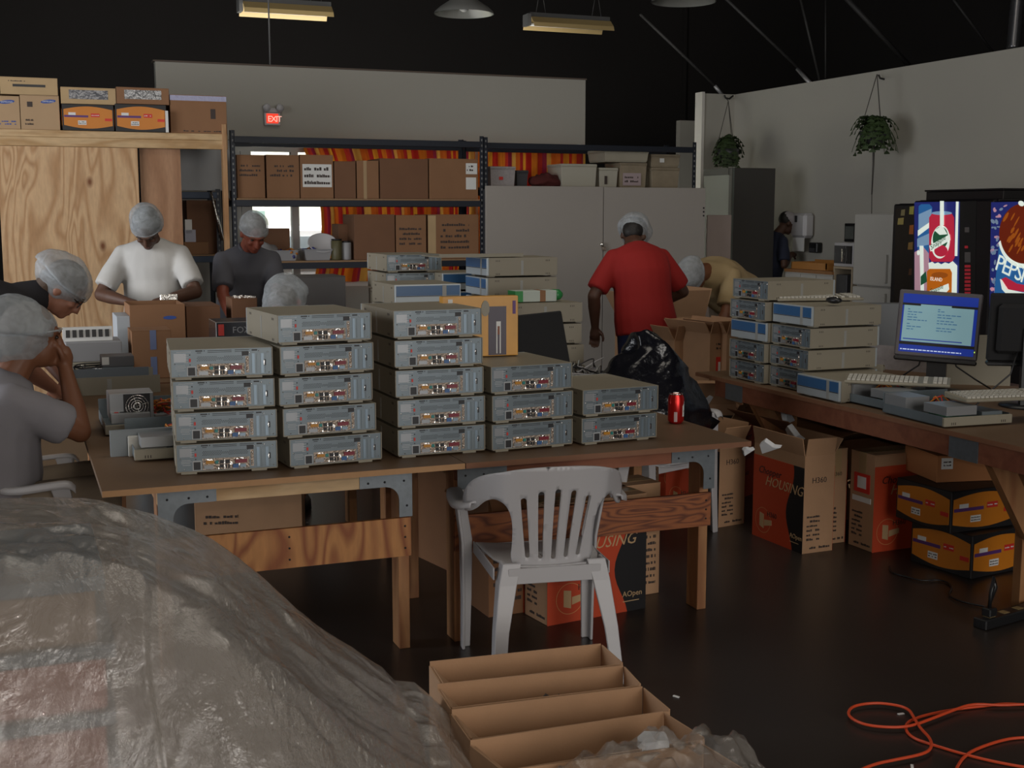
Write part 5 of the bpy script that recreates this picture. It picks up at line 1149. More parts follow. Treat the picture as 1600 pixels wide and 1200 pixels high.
q = atz(1062, 663, T); can = thing('soda_can', 'red soda can with white lettering at the right end of the table', 'can', (q.x, q.y+.033, T)); MB().lathe([(.001, .003), (.024, 0), (.0325, .012), (.0328, .104), (.027, .117), (.0275, .121), (.001, .116)], 28).build('can_body', mat('red_can_metal', (.55, .015, .012), .28, .6), can)
MB().lathe([(.0276, .1175), (.0276, .1225), (.024, .1225), (.023, .117), (.001, .117)], 28).build('can_top', chrome, can); mb = MB()
for (z0, z1, a0, a1) in ((.03, .075, -1.15, -.95), (.04, .09, -.8, -.62), (.055, .08, -1.0, -.72), (.03, .045, -1.0, -.72)):
    n = 5; mb.add([(.0332*math.cos(a0+(a1-a0)*k/n), .0332*math.sin(a0+(a1-a0)*k/n), z) for z in (z0, z1) for k in range(n+1)], [(k, k+1, n+2+k, n+1+k) for k in range(n)], 0, True)
mb.build('white_lettering', whitep, can); mb = MB()
a0, a1, n = -2.3, -1.9, 5; mb.add([(.0332*math.cos(a0+(a1-a0)*k/n), .0332*math.sin(a0+(a1-a0)*k/n), z) for z in (.01, .05) for k in range(n+1)], [(k, k+1, n+2+k, n+1+k) for k in range(n)], 0, True); mb.build('info_panel', mat('pale_pink', (.5, .35, .35), .4), can)
# left part of the long table
open_pc('open computer chassis beside the leftmost stack, nearest the seated man', (atz(186, 690, T).x+PW/2+.02, 4.55+.03, T), 0, psu=False)
o = sheet_metal('grey folded case panel leaning behind the small white bezel piece', (atz(222, 690, T).x, 4.50, T), 0, .26, .09, .02, mat('grey_panel_metal', (.22, .25, .27), .5))
bz = thing('bezel_piece', 'white slotted plastic piece standing upright on the left table', 'bezel', (atz(231, 712, T).x, atz(231, 712, T).y, T)); bw = atz(262, 713, T).x-atz(200, 713, T).x
bx('bezel_body', mat('white_bezel_plastic', (.6, .59, .54), .5), bz, -bw/2, bw/2, 0, .02, .0005, .072, bev=.002); mb = MB()
for k in range(3): mb.box(-.03+k*.02, -.026+k*.02, -.001, 0, .01, .024)
mb.build('slot', inkp, bz)
# power supply with fan facing the camera
q0, q1 = aty(166, 650, 4.98), aty(246, 650, 4.98); ps = thing('power_supply', 'open computer power supply with a round wire fan grille facing the camera', 'power supply', ((q0.x+q1.x)/2, 4.98, T+.055)); w_ = .165; hh = .10
op = open_pc('open computer chassis carrying the fan power supply', ((q0.x+q1.x)/2+.06, 5.16-.02, T), 0, psu=False)
bx('housing', pc_lite, ps, -w_/2, w_/2, 0, .14, 0, hh, bev=.002); bx('fan_opening', pc_dark, ps, -.03, .07, -.001, 0, .003, hh-.003)
mb = MB()
for r_ in (.012, .022, .032, .042): mb.tube([(.02+r_*math.cos(a), -.006, hh/2+r_*math.sin(a)) for a in [2*PI*k/28 for k in range(28)]], .0022 if r_ > .02 else .005, 5, closed=True)
for a in (.3, 1.87, 3.44, 5.01): mb.tube([(.02, -.006, hh/2), (.02+.046*math.cos(a), -.006, hh/2+.046*math.sin(a))], .002, 5)
mb.build('fan_grille', chrome, ps); bx('red_switch', redp, ps, -.065, -.05, -.004, 0, .01, .03); bx('power_socket', pc_dark, ps, -.045, -.03, -.003, 0, .01, .03)
cables('brown and orange wires spilling from the power supply beside the leftmost stack', (q1.x+.02, 5.02, T+.06), 10, .06, 8, [mat('brown_wire', (.2, .07, .02), .5), redp, yellowp], 'wire_bundle')
tr2 = thing('open_case_side_on', 'beige open computer case lying side-on in front of the loose drives', 'computer', ((atz(113, 617, T).x+atz(245, 617, T).x)/2, atz(180, 617, T).y+.01, T)); bw = .42
bx('side_panel', pc_case, tr2, -bw/2, bw/2, 0, .004, .001, .085); bx('upper_rail', mat('blue_grey_metal', (.13, .16, .19), .5), tr2, -bw/2, bw/2-.05, .004, .008, .05, .125); bx('chassis_tray', pc_rear, tr2, -bw/2, bw/2, .008, .32, .001, .01); bx('side_panel', pc_case, tr2, -bw/2, bw/2, .32, .325, .001, .085); bx('grey_strip', bez_strip, tr2, -.03, -.01, -.001, 0, .01, .075)
dv = thing('hard_drive', 'dark grey drive lying on the open case, left part of the table', 'drive', (atz(182, 580, T+.1).x, atz(182, 580, T+.1).y-.1, T+.126)); dv.location.y = tr2.location.y+.1; dv.location.x = aty(183, 568, dv.location.y).x
bx('drive_body', mat('drive_dark', (.07, .07, .08), .4), dv, -.073, .073, -.06, .08, 0, .05, bev=.002); bx('drive_label', whitep, dv, -.072, -.04, -.0612, -.06, .012, .048); bx('drive_support', pc_rear, dv, -.07, .07, -.05, .07, -.115, -.001)
cables('dark cable loops lying around the loose drive', (aty(140, 560, dv.location.y).x, dv.location.y+.05, T+.011), 9, .12, 5, [pl_black, pl_dark, chrome])
q = aty(148, 525, 6.6); gb = thing('grey_case_box', 'beige and grey computer case carrying a strip of seven black chips', 'computer', (q.x, 6.75, T)); bx('case_body', pc_case, gb, -.15, .15, -.15, .15, .0005, .10, bev=.003); bx('upper_case', mat('mid_grey_case', (.24, .24, .25), .5), gb, -.14, .13, -.13, .14, .1005, .2, bev=.003)
q = aty(137, 500, 6.62); cs_ = thing('chip_rack', 'white strip holding seven black chips in a row, behind the seated man', 'rack', (q.x, 6.70, T+.201)); bx('strip', whitep, cs_, -.12, .12, -.02, .02, 0, .07)
for k in range(7): bx('chip', pl_black, cs_, -.105+k*.0315, -.085+k*.0315, -.024, -.02, .02, .058)
# cartons on the back table
t, dm = fcarton('large brown carton with a blue oval logo before the person in white', 204, 290, 476, 560, 6.95, .35, z0=T, m=k1, openf=(None, None, None, None)); M = FR('-Y', *dm); MB().prism([(dm[0]*.72+.035*math.cos(2*PI*k/20), dm[2]*.80+.010*math.sin(2*PI*k/20)) for k in range(20)], .0014, M).build('oval_logo', bluep, t)
w_, h_, loc = fplane(183, 204, 472, 560, 6.95, .3); o = MB().box(-w_/2, w_/2, 0, .3, .0005, .30).build('white_carton', mat('bluish_white_card', (.4, .43, .46), .7), loc=(loc[0], 6.96, T), bev=.002); tag(o, 'bluish white carton at the left of the logo carton on the back table', 'box')
fcarton('brown carton right of the logo carton, in front of the person in grey', 292, 345, 478, 560, 7.0, .35, z0=T, m=k2)
t, dm = fcarton('small brown carton with two strips of blue printed tape', 206, 268, 516, 568, 6.62, .22, z0=T+.0, m=k1); decal(t, 'printed_tape', tape_b, '-Y', dm, dm[0]*.46, dm[0]*.62, 0, dm[2]*.45); decal(t, 'printed_tape', tape_b, '-Y', dm, dm[0]*.46, dm[0]*.62, dm[2]*.6, dm[2])
q0, q1 = aty(338, 515, 5.6), aty(408, 515, 5.6); nb = thing('black_product_box', 'black glossy box with pale lettering behind the leftmost stack', 'box', ((q0.x+q1.x)/2, 5.72, T)); w_ = q1.x-q0.x; dm = (w_, .22, aty(368, 503, 5.6).z-T)
bx('body', mat('gloss_black_card', (.012, .01, .014), .2), nb, -w_/2, w_/2, -.11, .11, .0005, dm[2], bev=.002); text(nb, 'FOXCONN', mat('pale_letter', (.3, .3, .32), .5), '-Y', dm, w_*.36, dm[2]-.05, .04); decal(nb, 'red_flash', redp, '-Y', dm, .01, .035, dm[2]-.06, dm[2]-.01)
q = aty(498, 478, 6.1); cp = thing('white_tape_roll', 'white round tub with a red screw on the case behind the tall stacks', 'tub', (q.x, 6.6, T)); MB().lathe([(.04, 0), (.055, .02), (.055, .09), (.06, .092), (.06, .115), (.001, .118)], 24).build('tub_body', pl_white, cp); MB().lathe([(.018, .118), (.02, .14), (.001, .15)], 12).build('knob', redp, cp)
cp.location.z = aty(498, 481, 6.6).z-.1; 
pst = thing('case_stack_support', 'plain kraft carton carrying the white tub', 'box', (q.x+.02, 6.68, T)); bx('body', k2, pst, -.14, .14, -.12, .12, .0005, cp.location.z-T-.001)
fcarton('dark grey crate on the back table below the white dish', 455, 540, 432, 475, 7.05, .3, z0=T, m=mat('dark_crate', (.06, .055, .055), .5))
t, dm = fcarton('open shiny parts box between the woman in grey and the seated worker', 362, 402, 466, 490, 7.0, .2, z0=T, m=k2); 
mb = MB(); rr = random.Random(9)
for k in range(40): x, y_ = rr.uniform(-.06, .06), rr.uniform(-.09, .05); mb.box(x, x+.012, y_, y_+.012, dm[2], dm[2]+rr.uniform(.004, .012))
mb.build('metal_parts', chrome, t, kind='stuff')
# ------------------------------------------------------------------ floor things
def gp_(l): return [Vector(v) for v in smooth([tuple(atz(px, py, .006)) for px, py in l], 3, False)]
mb = MB(); p1 = gp_([(1640, 1102), (1600, 1101), (1570, 1099), (1540, 1103), (1500, 1107), (1460, 1114), (1430, 1122), (1415, 1131), (1416, 1144), (1430, 1155), (1455, 1163), (1500, 1177), (1560, 1192), (1640, 1205)])
p2 = gp_([(1640, 1106), (1600, 1105), (1560, 1107), (1520, 1104), (1490, 1114), (1450, 1130), (1425, 1139), (1395, 1142), (1350, 1138), (1324, 1124), (1328, 1110), (1350, 1104), (1380, 1103), (1418, 1110), (1428, 1126), (1437, 1142), (1455, 1160), (1455, 1176), (1440, 1184), (1400, 1192), (1365, 1199), (1330, 1215)])
p3 = gp_([(1640, 1152), (1600, 1152), (1570, 1155), (1530, 1168), (1508, 1180), (1495, 1198), (1488, 1220)])
for v in p2: v.z = .016
mb.tube(p1, .0046, 8); mb.tube(p2, .0046, 8); mb.tube(p3, .0046, 8); cord = mb.build('extension_cord', mat('orange_cord', (.62, .07, .02), .45)); tag(cord, 'orange extension cord looping over the dark floor at lower right', 'cord')
q0, q1 = atz(1530, 983, 0), atz(1615, 958, 0); st = thing('power_strip', 'black power strip with plugs on the floor below the bench leg', 'power strip', q0, math.atan2(q1.y-q0.y, q1.x-q0.x)); L_ = (q1-q0).length+.15
bx('strip_body', pl_black, st, 0, L_, -.03, .03, .0005, .04, bev=.004)
for k in range(4): bx('socket_face', mat('brass_socket', (.3, .22, .1), .4) if k == 0 else bpy.data.materials['brass_socket'], st, .04+k*.09, .075+k*.09, -.015, .015, .04, .0415)
pl_ = MB().box(.035, .08, -.02, .02, .042, .075).build('plug', pl_black, st, bev=.004); mb = MB(); mb.tube([(.057, 0, .075), (.06, 0, .13), (.075, 0, .19), (.09, 0, .15), (.085, .02, .08)], .007, 8); mb.build('plug_lead', pl_black, st)
cw_ = MB().tube(gp_([(1390, 885), (1392, 895), (1420, 902), (1440, 908), (1470, 905), (1490, 915), (1480, 930), (1500, 940), (1540, 948)]), .004, 6).build('black_cable', pl_black); tag(cw_, 'thin black cable on the floor beneath the amber boxes', 'cable')
for i, (px, py) in enumerate(((1057, 1089), (1408, 1116), (1425, 1198))):
    q = atz(px, py, 0); o = MB().box(-.004, .004, -.01, .012, .0002, .003).build('paper_scrap', whitep, loc=(q.x, q.y, .0)); o.rotation_euler.z = i+.5; tag(o, ['tiny white paper scrap on the open floor right of the long cartons', 'tiny pale scrap inside the cord loop', 'tiny scrap on the floor at the bottom edge near the cord'][i], 'scrap')
# ------------------------------------------------------------------ plastic covered pallet stack at lower left
gS = 'shrink-wrapped layers under the plastic sheet'
pk = [mat('pink_wrap', (.60, .22, .18), .5, var=.2, vscale=5), mat('sand_wrap', (.42, .30, .22), .5, var=.2, vscale=5)]; gy = mat('slip_sheet', (.20, .30, .38), .6, var=.2)
zz = .14; edges = [.175, .17, .16, .165, .15]; pal = thing('wooden_pallet', 'wooden pallet at the base of the covered stack, lower left', 'pallet', (-.55, 2.75, 0))
for k in range(5): bx('deck_slat', pine, pal, -.65, .66, -.3+k*.14, -.2+k*.14, .10, .12)
for y_ in (-.3, 0, .25): bx('stringer', pine_leg, pal, -.65, .66, y_, y_+.05, 0, .10)
zz = .125
for i in range(5):
    h_ = .112; xr = edges[i]-.03
    for j in range(3):
        x1_ = xr-j*.45; o = MB().box(-.222, .222, -.22, .22, 0, h_).build('wrapped_pack', pk[0] if i in (0, 1, 2, 3) else pk[1], loc=(x1_-.222, 2.80, zz), bev=.006)
        tag(o, f'{"pinkish" if i < 4 else "sand coloured"} wrapped pack under the plastic, {ORD[i] if i else "bottom"} layer, {["rightmost", "middle", "leftmost"][j]} of its row', 'pack', gS)
    zz += h_+.0005
    o = MB().box(-1.33, .02, -.235, .235, 0, .03).build('slip_sheet', gy, loc=(xr-.0, 2.80, zz), bev=.003); tag(o, f'blue-grey tray under the plastic, above the {ORD[i]} pack layer', 'tray', 'blue-grey tray layers under the plastic'); zz += .0305
film = bpy.data.materials.new('clear_plastic_sheet'); film.use_nodes = True; nt = film.node_tree; L = nt.links.new; p_ = nt.nodes['Principled BSDF']
p_.inputs['Base Color'].default_value = (.36, .325, .29, 1); p_.inputs['Roughness'].default_value = .07; p_.inputs['Specular IOR Level'].default_value = 1; p_.inputs['Coat Weight'].default_value = 1; p_.inputs['Coat Roughness'].default_value = .045; p_.inputs['Coat IOR'].default_value = 1.9
tc = nt.nodes.new('ShaderNodeTexCoord'); mp = nt.nodes.new('ShaderNodeMapping'); mp.inputs['Rotation'].default_value = (0, 0, .6); mp.inputs['Scale'].default_value = (1, .3, 1); n1 = nt.nodes.new('ShaderNodeTexNoise'); n1.inputs['Scale'].default_value = 15; n1.inputs['Detail'].default_value = 9; n1.inputs['Roughness'].default_value = .62; n1.inputs['Distortion'].default_value = .5
L(tc.outputs['Object'], mp.inputs[0]); L(mp.outputs[0], n1.inputs['Vector']); b_ = nt.nodes.new('ShaderNodeBump'); b_.inputs['Strength'].default_value = .9; b_.inputs['Distance'].default_value = .012; n2 = nt.nodes.new('ShaderNodeTexNoise'); n2.inputs['Scale'].default_value = 70; n2.inputs['Detail'].default_value = 2; n3 = nt.nodes.new('ShaderNodeTexNoise'); n3.inputs['Scale'].default_value = 4.5; rp = nt.nodes.new('ShaderNodeMapRange'); rp.inputs['From Min'].default_value = .5; rp.inputs['From Max'].default_value = .66
L(mp.outputs[0], n2.inputs['Vector']); L(tc.outputs['Object'], n3.inputs['Vector']); L(n3.outputs[0], rp.inputs['Value']); m1_ = nt.nodes.new('ShaderNodeMath'); m1_.operation = 'MULTIPLY'; L(n2.outputs[0], m1_.inputs[0]); L(rp.outputs[0], m1_.inputs[1]); m2_ = nt.nodes.new('ShaderNodeMath'); m2_.operation = 'MULTIPLY_ADD'; m2_.inputs[1].default_value = .8; L(m1_.outputs[0], m2_.inputs[0]); L(n1.outputs[0], m2_.inputs[2]); L(m2_.outputs[0], b_.inputs['Height']); L(b_.outputs[0], p_.inputs['Normal']); L(b_.outputs[0], p_.inputs['Coat Normal'])
tr = nt.nodes.new('ShaderNodeBsdfTransparent'); ms_ = nt.nodes.new('ShaderNodeMixShader'); ms_.inputs[0].default_value = .62; L(tr.outputs[0], ms_.inputs[1]); L(p_.outputs[0], ms_.inputs[2]); L(ms_.outputs[0], nt.nodes['Material Output'].inputs[0])
PR = [(-2, .93), (-.055, .918), (.123, .902), (.279, .849), (.411, .77), (.516, .679), (.673, .52), (.838, .388), (.87, .35), (.923, .335), (1.0, .26), (1.074, .10), (1.10, .03), (1.2, .004)]
def prof(x):
    for (a, za), (b, zb_) in zip(PR, PR[1:]):
        if x <= b: return za+(zb_-za)*(x-a)/(b-a)
    return .004
def sst(a, b, x): k = max(0, min(1, (x-a)/(b-a))); return k*k*(3-2*k)
nu, nv = 400, 240; vs = []
for j in range(nv+1):
    y = 1.75+(3.32-1.75)*j/nv
    for i in range(nu+1):
        x = -1.45+(1.22+1.45)*i/nu
        z = prof(x+.13*(3.0-y)*(1 if x > .2 else .3))
        z *= .30+.70*sst(1.75, 2.42, y) if x > .5 else (.06+.94*sst(1.9, 2.50, y))*(1-sst(-.1, .5, x))+(.30+.70*sst(1.75, 2.42, y))*sst(-.1, .5, x)
        if y > 3.02: z *= 1-sst(3.02, 3.2, y)
        q = Vector((x*2.2, y*5, 0)); d_ = noise.noise(q)*.035+noise.noise(q*2.7)*.018+abs(noise.noise(Vector((x*9+y*4, y*6-x*3, 3))))*.03
        fade = min(1, z/.12)
        w1_ = 1-abs(noise.noise(Vector((x*7-y*9, x*9+y*4, 1.3))))*2.2; w2_ = 1-abs(noise.noise(Vector((x*26-y*20, x*16+y*24, 7.1))))*2.4; mk_ = max(0, noise.noise(Vector((x*4, y*4, 5)))+.15)
        d_ += .008*max(0, w1_)**3+.009*max(0, w2_)**2*mk_
        z = z-.012+d_*fade*(.6 if y < 2.95 else .25)+.012
        if x < .17 and 2.55 < y < 3.04: z = max(z, .872)
        z = max(z, .004)
        vs.append((x+noise.noise(q*1.7+Vector((9, 0, 0)))*.015*fade, y, z))
fs = []
for j in range(nv):
    for i in range(nu):
        f = (j*(nu+1)+i, j*(nu+1)+i+1, (j+1)*(nu+1)+i+1, (j+1)*(nu+1)+i)
        if max(vs[k][2] for k in f) > .0045: fs.append(f)
sh_ = MB().add(vs, fs, 0, True).build('plastic_sheet', film); tag(sh_, 'large wrinkled translucent plastic sheet draped over the stack at lower left', 'plastic sheet')
# clear bag and foam on the nearest long carton
q = atz(1035, 1180, .31); cb_ = thing('clear_bag', 'crumpled clear plastic bag on the nearest long open carton', 'bag', (q.x-.03, q.y-.02, .24)); nu = 40; vs = []
for j in range(25):
    for i in range(41): x = -.24+.46*i/40; y = -.17+.26*j/24; e = max(0, 1-(x/.25)**2)*max(0, 1-((y+.04)/.15)**2); vs.append((x, y, .03+.10*math.sqrt(e)*(.75+.6*(x+.2))+.05*noise.noise(Vector((x*16, y*14, 0)))+.02*noise.noise(Vector((x*40, y*30, 2)))))
f2 = bpy.data.materials['clear_plastic_sheet'].copy(); f2.name = 'clear_bag_film'; f2.node_tree.nodes['Mix Shader'].inputs[0].default_value = .38
MB().add(vs, [(j*41+i, j*41+i+1, (j+1)*41+i+1, (j+1)*41+i) for j in range(24) for i in range(40)], 0, True).build('bag_film', f2, cb_)
q = atz(1012, 1150, .31); o = MB().prism([(-.035, -.03), (.03, -.035), (.05, .02), (.0, .045), (-.03, .02)], .03).build('foam_piece', foam, loc=(q.x, q.y-.02, .285), bev=.005); tag(o, 'white foam corner poking out from under the clear bag', 'foam')
# ------------------------------------------------------------------ people
def Rx(a): return Matrix.Rotation(-math.radians(a), 3, 'X')
def capsule(mb, a, b, ra, rb, n=12):
    a, b = Vector(a), Vector(b); mb.tube([a, a.lerp(b, .33), a.lerp(b, .66), b], [ra, ra*.67+rb*.33, ra*.33+rb*.67, rb], n); mb.ell(a, ra, ra, ra, n=10); mb.ell(b, rb, rb, rb, n=10)
def ring(c, R, a, b, n=18): return [Vector(c)+R @ Vector((a*math.cos(2*PI*k/n), b*math.sin(2*PI*k/n), 0)) for k in range(n)]
def remesh(o, vox, it=4):
    m = o.modifiers.new('union', 'REMESH'); m.mode = 'VOXEL'; m.voxel_size = vox; m.use_smooth_shade = True
    s = o.modifiers.new('soften', 'SMOOTH'); s.iterations = it; s.factor = .5; BAKE.append(o)
BAKE = []
def hand(mb, w, d, nrm, side, k=1.0, curl=.5):
    """w wrist, d pointing direction, nrm = back of hand, side=+1 right hand; thumb towards the inner side"""
    d = d.normalized(); nrm = (nrm-d*nrm.dot(d)).normalized(); s = d.cross(nrm)*side
    mb.tube([w-d*.01*k, w+d*.02*k, w+d*.05*k, w+d*.085*k], [.024*k, .030*k, .036*k, .030*k], 10)
    for i in range(4):
        off = (i-1.5)*.0185*k; base = w+d*.078*k-s*off; L_ = [.072, .080, .076, .060][i]*k; p = base; a = .15*curl; pts = [w+d*.04*k-s*off*.7, p]
        for j, f in enumerate((.45, .32, .26)):
            dr = d*math.cos(a)-nrm*math.sin(a); p = p+dr*L_*f; pts.append(p); a += curl*1.0
        mb.tube(pts, [.010*k, .0098*k, .009*k, .0082*k, .007*k], 8); mb.ell(p, .007*k, .007*k, .007*k, n=6)
    tb = w+d*.022*k+s*.022*k; p1_ = tb+(d*.55+s*.8-nrm*.2).normalized()*.036*k; p2_ = p1_+(d*.9+s*.35-nrm*.35).normalized()*.03*k; p3_ = p2_+(d-nrm*.5).normalized()*.022*k
    mb.tube([w+d*.01*k, tb, p1_, p2_, p3_], [.014*k, .0145*k, .011*k, .010*k, .008*k], 8)
netm = bpy.data.materials.new('hair_net_mesh'); netm.use_nodes = True; nt = netm.node_tree; L = nt.links.new; p_ = nt.nodes['Principled BSDF']; p_.inputs['Base Color'].default_value = (.42, .45, .47, 1); p_.inputs['Roughness'].default_value = .7
tr = nt.nodes.new('ShaderNodeBsdfTransparent'); mx = nt.nodes.new('ShaderNodeMixShader'); n1 = nt.nodes.new('ShaderNodeTexNoise'); n1.inputs['Scale'].default_value = 26; n1.inputs['Distortion'].default_value = .8
mr = nt.nodes.new('ShaderNodeMapRange'); mr.inputs['From Min'].default_value = .35; mr.inputs['From Max'].default_value = .7; mr.inputs['To Min'].default_value = .42; mr.inputs['To Max'].default_value = .66
tc = nt.nodes.new('ShaderNodeTexCoord'); L(tc.outputs['Object'], n1.inputs['Vector']); L(n1.outputs[0], mr.inputs['Value']); L(mr.outputs[0], mx.inputs[0]); L(tr.outputs[0], mx.inputs[1]); L(p_.outputs[0], mx.inputs[2]); L(mx.outputs[0], nt.nodes['Material Output'].inputs[0])
def cloth(name, c): return mat(name, c, .85, bump=.35, bscale=9, var=.12, vscale=8, stretch=(1, 1, .5))
def ik(s, h, l1, l2, hint):
    d = h-s; D = min(d.length, l1+l2-.005); dn = d.normalized(); h = s+dn*D; a = (l1*l1-l2*l2+D*D)/(2*D); r = math.sqrt(max(0, l1*l1-a*a)); hint = Vector(hint); hint = (hint-dn*hint.dot(dn)).normalized(); return s+dn*a+hint*r, h
def person(label, loc, rz, skin, shirt, pants, hairc, lean=5, bend=5, head=20, yaw=0, hands=((-.15, .35, 1.05), (.15, .35, 1.05)), hints=((-.6, -.5, -.6), (.6, -.5, -.6)), k=1.0, bulk=1.0, seated=False, sleeve=.6, vest=False, net=1.0, netback=0.0, cap=None, glasses=False, polo=False, seat_z=.44, vox=.0065, hand_n=None, roll=0):
    t = thing('person', label, 'person', loc, rz); mb = MB(); hp = .93*k if not seated else seat_z+.09
    P = Vector((0, 0, hp)); R1 = Rx(lean); R2 = Rx(lean+bend); Cc = P+R1 @ Vector((0, .0, .27*k)); N = Cc+R2 @ Vector((0, 0, .23*k)); Rh = Matrix.Rotation(math.radians(yaw), 3, 'Z') @ Rx(head) @ Matrix.Rotation(math.radians(roll), 3, 'Y'); Rn = Rx((lean+bend+head)/2)
    Hc = N+Rn @ Vector((0, .015, .055*k))+Rh @ Vector((0, .02, .08*k))
    # head: skull, jaw, nose, brow, lips, ears
    H_ = lambda x, y, z: Hc+Rh @ Vector((x*k, y*k, z*k))
    mb.ell(H_(0, -.008, .02), .074*k, .094*k, .098*k, Rh, n=18); mb.ell(H_(0, .035, -.045), .056*k, .058*k, .068*k, Rh); mb.ell(H_(0, .07, -.085), .028*k, .024*k, .022*k, Rh)
    mb.tube([H_(0, .085, .02), H_(0, .100, -.012), H_(0, .108, -.03), H_(0, .09, -.036)], [.010*k, .013*k, .016*k, .013*k], 8); mb.ell(H_(0, .082, .03), .055*k, .018*k, .010*k, Rh)
    for s in (-1, 1): mb.ell(H_(s*.034, .072, -.02), .022*k, .016*k, .018*k, Rh); mb.ell(H_(s*.076, -.01, -.01), .010*k, .020*k, .032*k, Rh)
    mb.ell(H_(0, .090, -.058), .022*k, .010*k, .007*k, Rh); mb.ell(H_(0, .088, -.068), .020*k, .010*k, .007*k, Rh)
    capsule(mb, N+R2 @ Vector((0, -.01, -.03*k)), Hc+Rh @ Vector((0, -.01, -.04*k)), .058*k*min(1.15, bulk), .052*k)
    # torso core
    b = bulk; secs = [(P+Vector((0, 0, -.09*k)), R1, .13, .10), (P, R1, .16, .11), (P+R1 @ Vector((0, .01, .13*k)), R1, .14*b, .105*b), (Cc, Rx(lean+bend/2), .15, .105), (Cc+R2 @ Vector((0, 0, .14*k)), R2, .16, .10), (N+R2 @ Vector((0, 0, -.02)), R2, .07, .06)]
    mb.rings([ring(c, R, a*k*.96, d*k*.96) for c, R, a, d in secs])
    sh = MB(); so = .018
    secs2 = [(P+R1 @ Vector((0, -.0, -.12*k)), R1, .185*b, .145*b), (P+R1 @ Vector((0, .005, -.02)), R1, .188*b, .15*b), (P+R1 @ Vector((0, .02, .12*k)), R1, .172*b, .145*b), (Cc+R1 @ Vector((0, .01, 0)), Rx(lean+bend/2), .175*b, .135*b), (Cc+R2 @ Vector((0, .005, .10*k)), R2, .182*b, .125*b), (Cc+R2 @ Vector((0, 0, .17*k)), R2, .165*b, .10), (N+R2 @ Vector((0, -.004, -.012)), R2, .082, .075)]
    sh.rings([ring(c, R, a*k, d*k) for c, R, a, d in secs2])
    for i, s in enumerate((-1, 1)):
        S0 = Cc+R2 @ Vector((s*.165*k*(.6+.4*b), 0, .13*k)); E, Hn = ik(S0, Vector(hands[i])*1.0, .285*k, .25*k, hints[i])
        capsule(mb, S0, E, .050*k, .040*k); capsule(mb, E, E.lerp(Hn, .35), .041*k, .041*k); capsule(mb, E.lerp(Hn, .35), Hn, .041*k, .026*k)
        nn = Vector(hand_n[i]) if hand_n else Vector((0, -.2, 1)); hand(mb, Hn, (Hn-E).normalized()+Vector((0, .1, -.25)), nn, -s if nn.z > 0 else s, k*1.0, .75)
        e1 = S0.lerp(E, sleeve/.6*.82 if not vest else .3); capsule(sh, S0, S0.lerp(e1, .5), .060*k*(.7+.3*b), .066*k*b**.5); capsule(sh, N+R2 @ Vector((s*.03, 0, -.045)), S0+R2 @ Vector((0, 0, .0)), .05*k, .056*k); sh.tube([S0.lerp(e1, .5), S0.lerp(e1, .8), e1], [.070*k, .069*k*b**.5, .068*k*b**.5], 14)
    if vest: capsule(sh, N+R2 @ Vector((0, -.02, -.04)), N+Rn @ Vector((0, -.012, .035)), .085*k, .074*k)
    # legs
    tr_ = MB(); tr_.rings([ring(c, R, a*k*b, d*k*b) for c, R, a, d in [(P+R1 @ Vector((0, 0, .05)), R1, .160, .125), (P, R1, .172, .135), (P+Vector((0, 0 if not seated else .03, -.10*k)), Matrix.Identity(3), .165, .13)]])
    for s in (-1, 1):
        hip = P+Vector((s*.085*k*b, 0, -.06))
        if seated: kn = Vector((s*.15*k, .43*k, seat_z+.10)); an = Vector((s*.16*k, .42*k, .09))
        else: kn = Vector((s*.10*k, .02, .49*k)); an = Vector((s*.11*k, -.02, .09))
        capsule(mb, hip, kn, .07*k, .05*k); capsule(mb, kn, an, .05*k, .035*k); capsule(tr_, hip, kn, .092*k*b, .068*k); capsule(tr_, kn, an.lerp(kn, .12), .066*k, .056*k)
        sho = MB(); a = an+Vector((0, 0, -.088)); pr = [(-.07, .034, .0), (-.06, .038, .07), (.02, .042, .085), (.10, .045, .055), (.17, .040, .045), (.19, .02, .03)]
        sho.rings([[a+Vector((x, y, 0))+Vector((0, 0, z)) for x, z in ((-w, .002), (w, .002), (w*.95, h*.6+.01), (w*.4, h+.012), (-w*.4, h+.012), (-w*.95, h*.6+.01))] for y, w, h in pr]); sho.build('shoe', pl_black, t)
    body = mb.build('body', skin, t); remesh(body, vox, 2); so_ = sh.build('shirt' if not vest else 'vest', shirt, t); remesh(so_, .012, 6); tro = tr_.build('trousers', pants, t); remesh(tro, .014, 5)
    for s in (-1, 1):
        MB().ell(H_(s*.031, .079, .008), .012*k, .008*k, .007*k, Rh, n=8).build('eye', mat_eye, t)
        MB().tube([H_(s*.015, .094, .030), H_(s*.033, .092, .036), H_(s*.05, .082, .030)], .0035*k, 5).build('eyebrow', hairc, t)
    MB().ell(H_(0, .0965, -.063), .017*k, .004*k, .002*k, Rh, n=8).build('mouth', mat_lip, t)
    hr = MB(); hr.ell(H_(0, -.022, .036), .083*k, .098*k, .094*k, Rh, n=18)
    if net > 1.15: hr.ell(H_(0, -.06, -.01), .07*k, .06*k, .08*k, Rh)
    hair = hr.build('hair', hairc, t); remesh(hair, .008, 2)
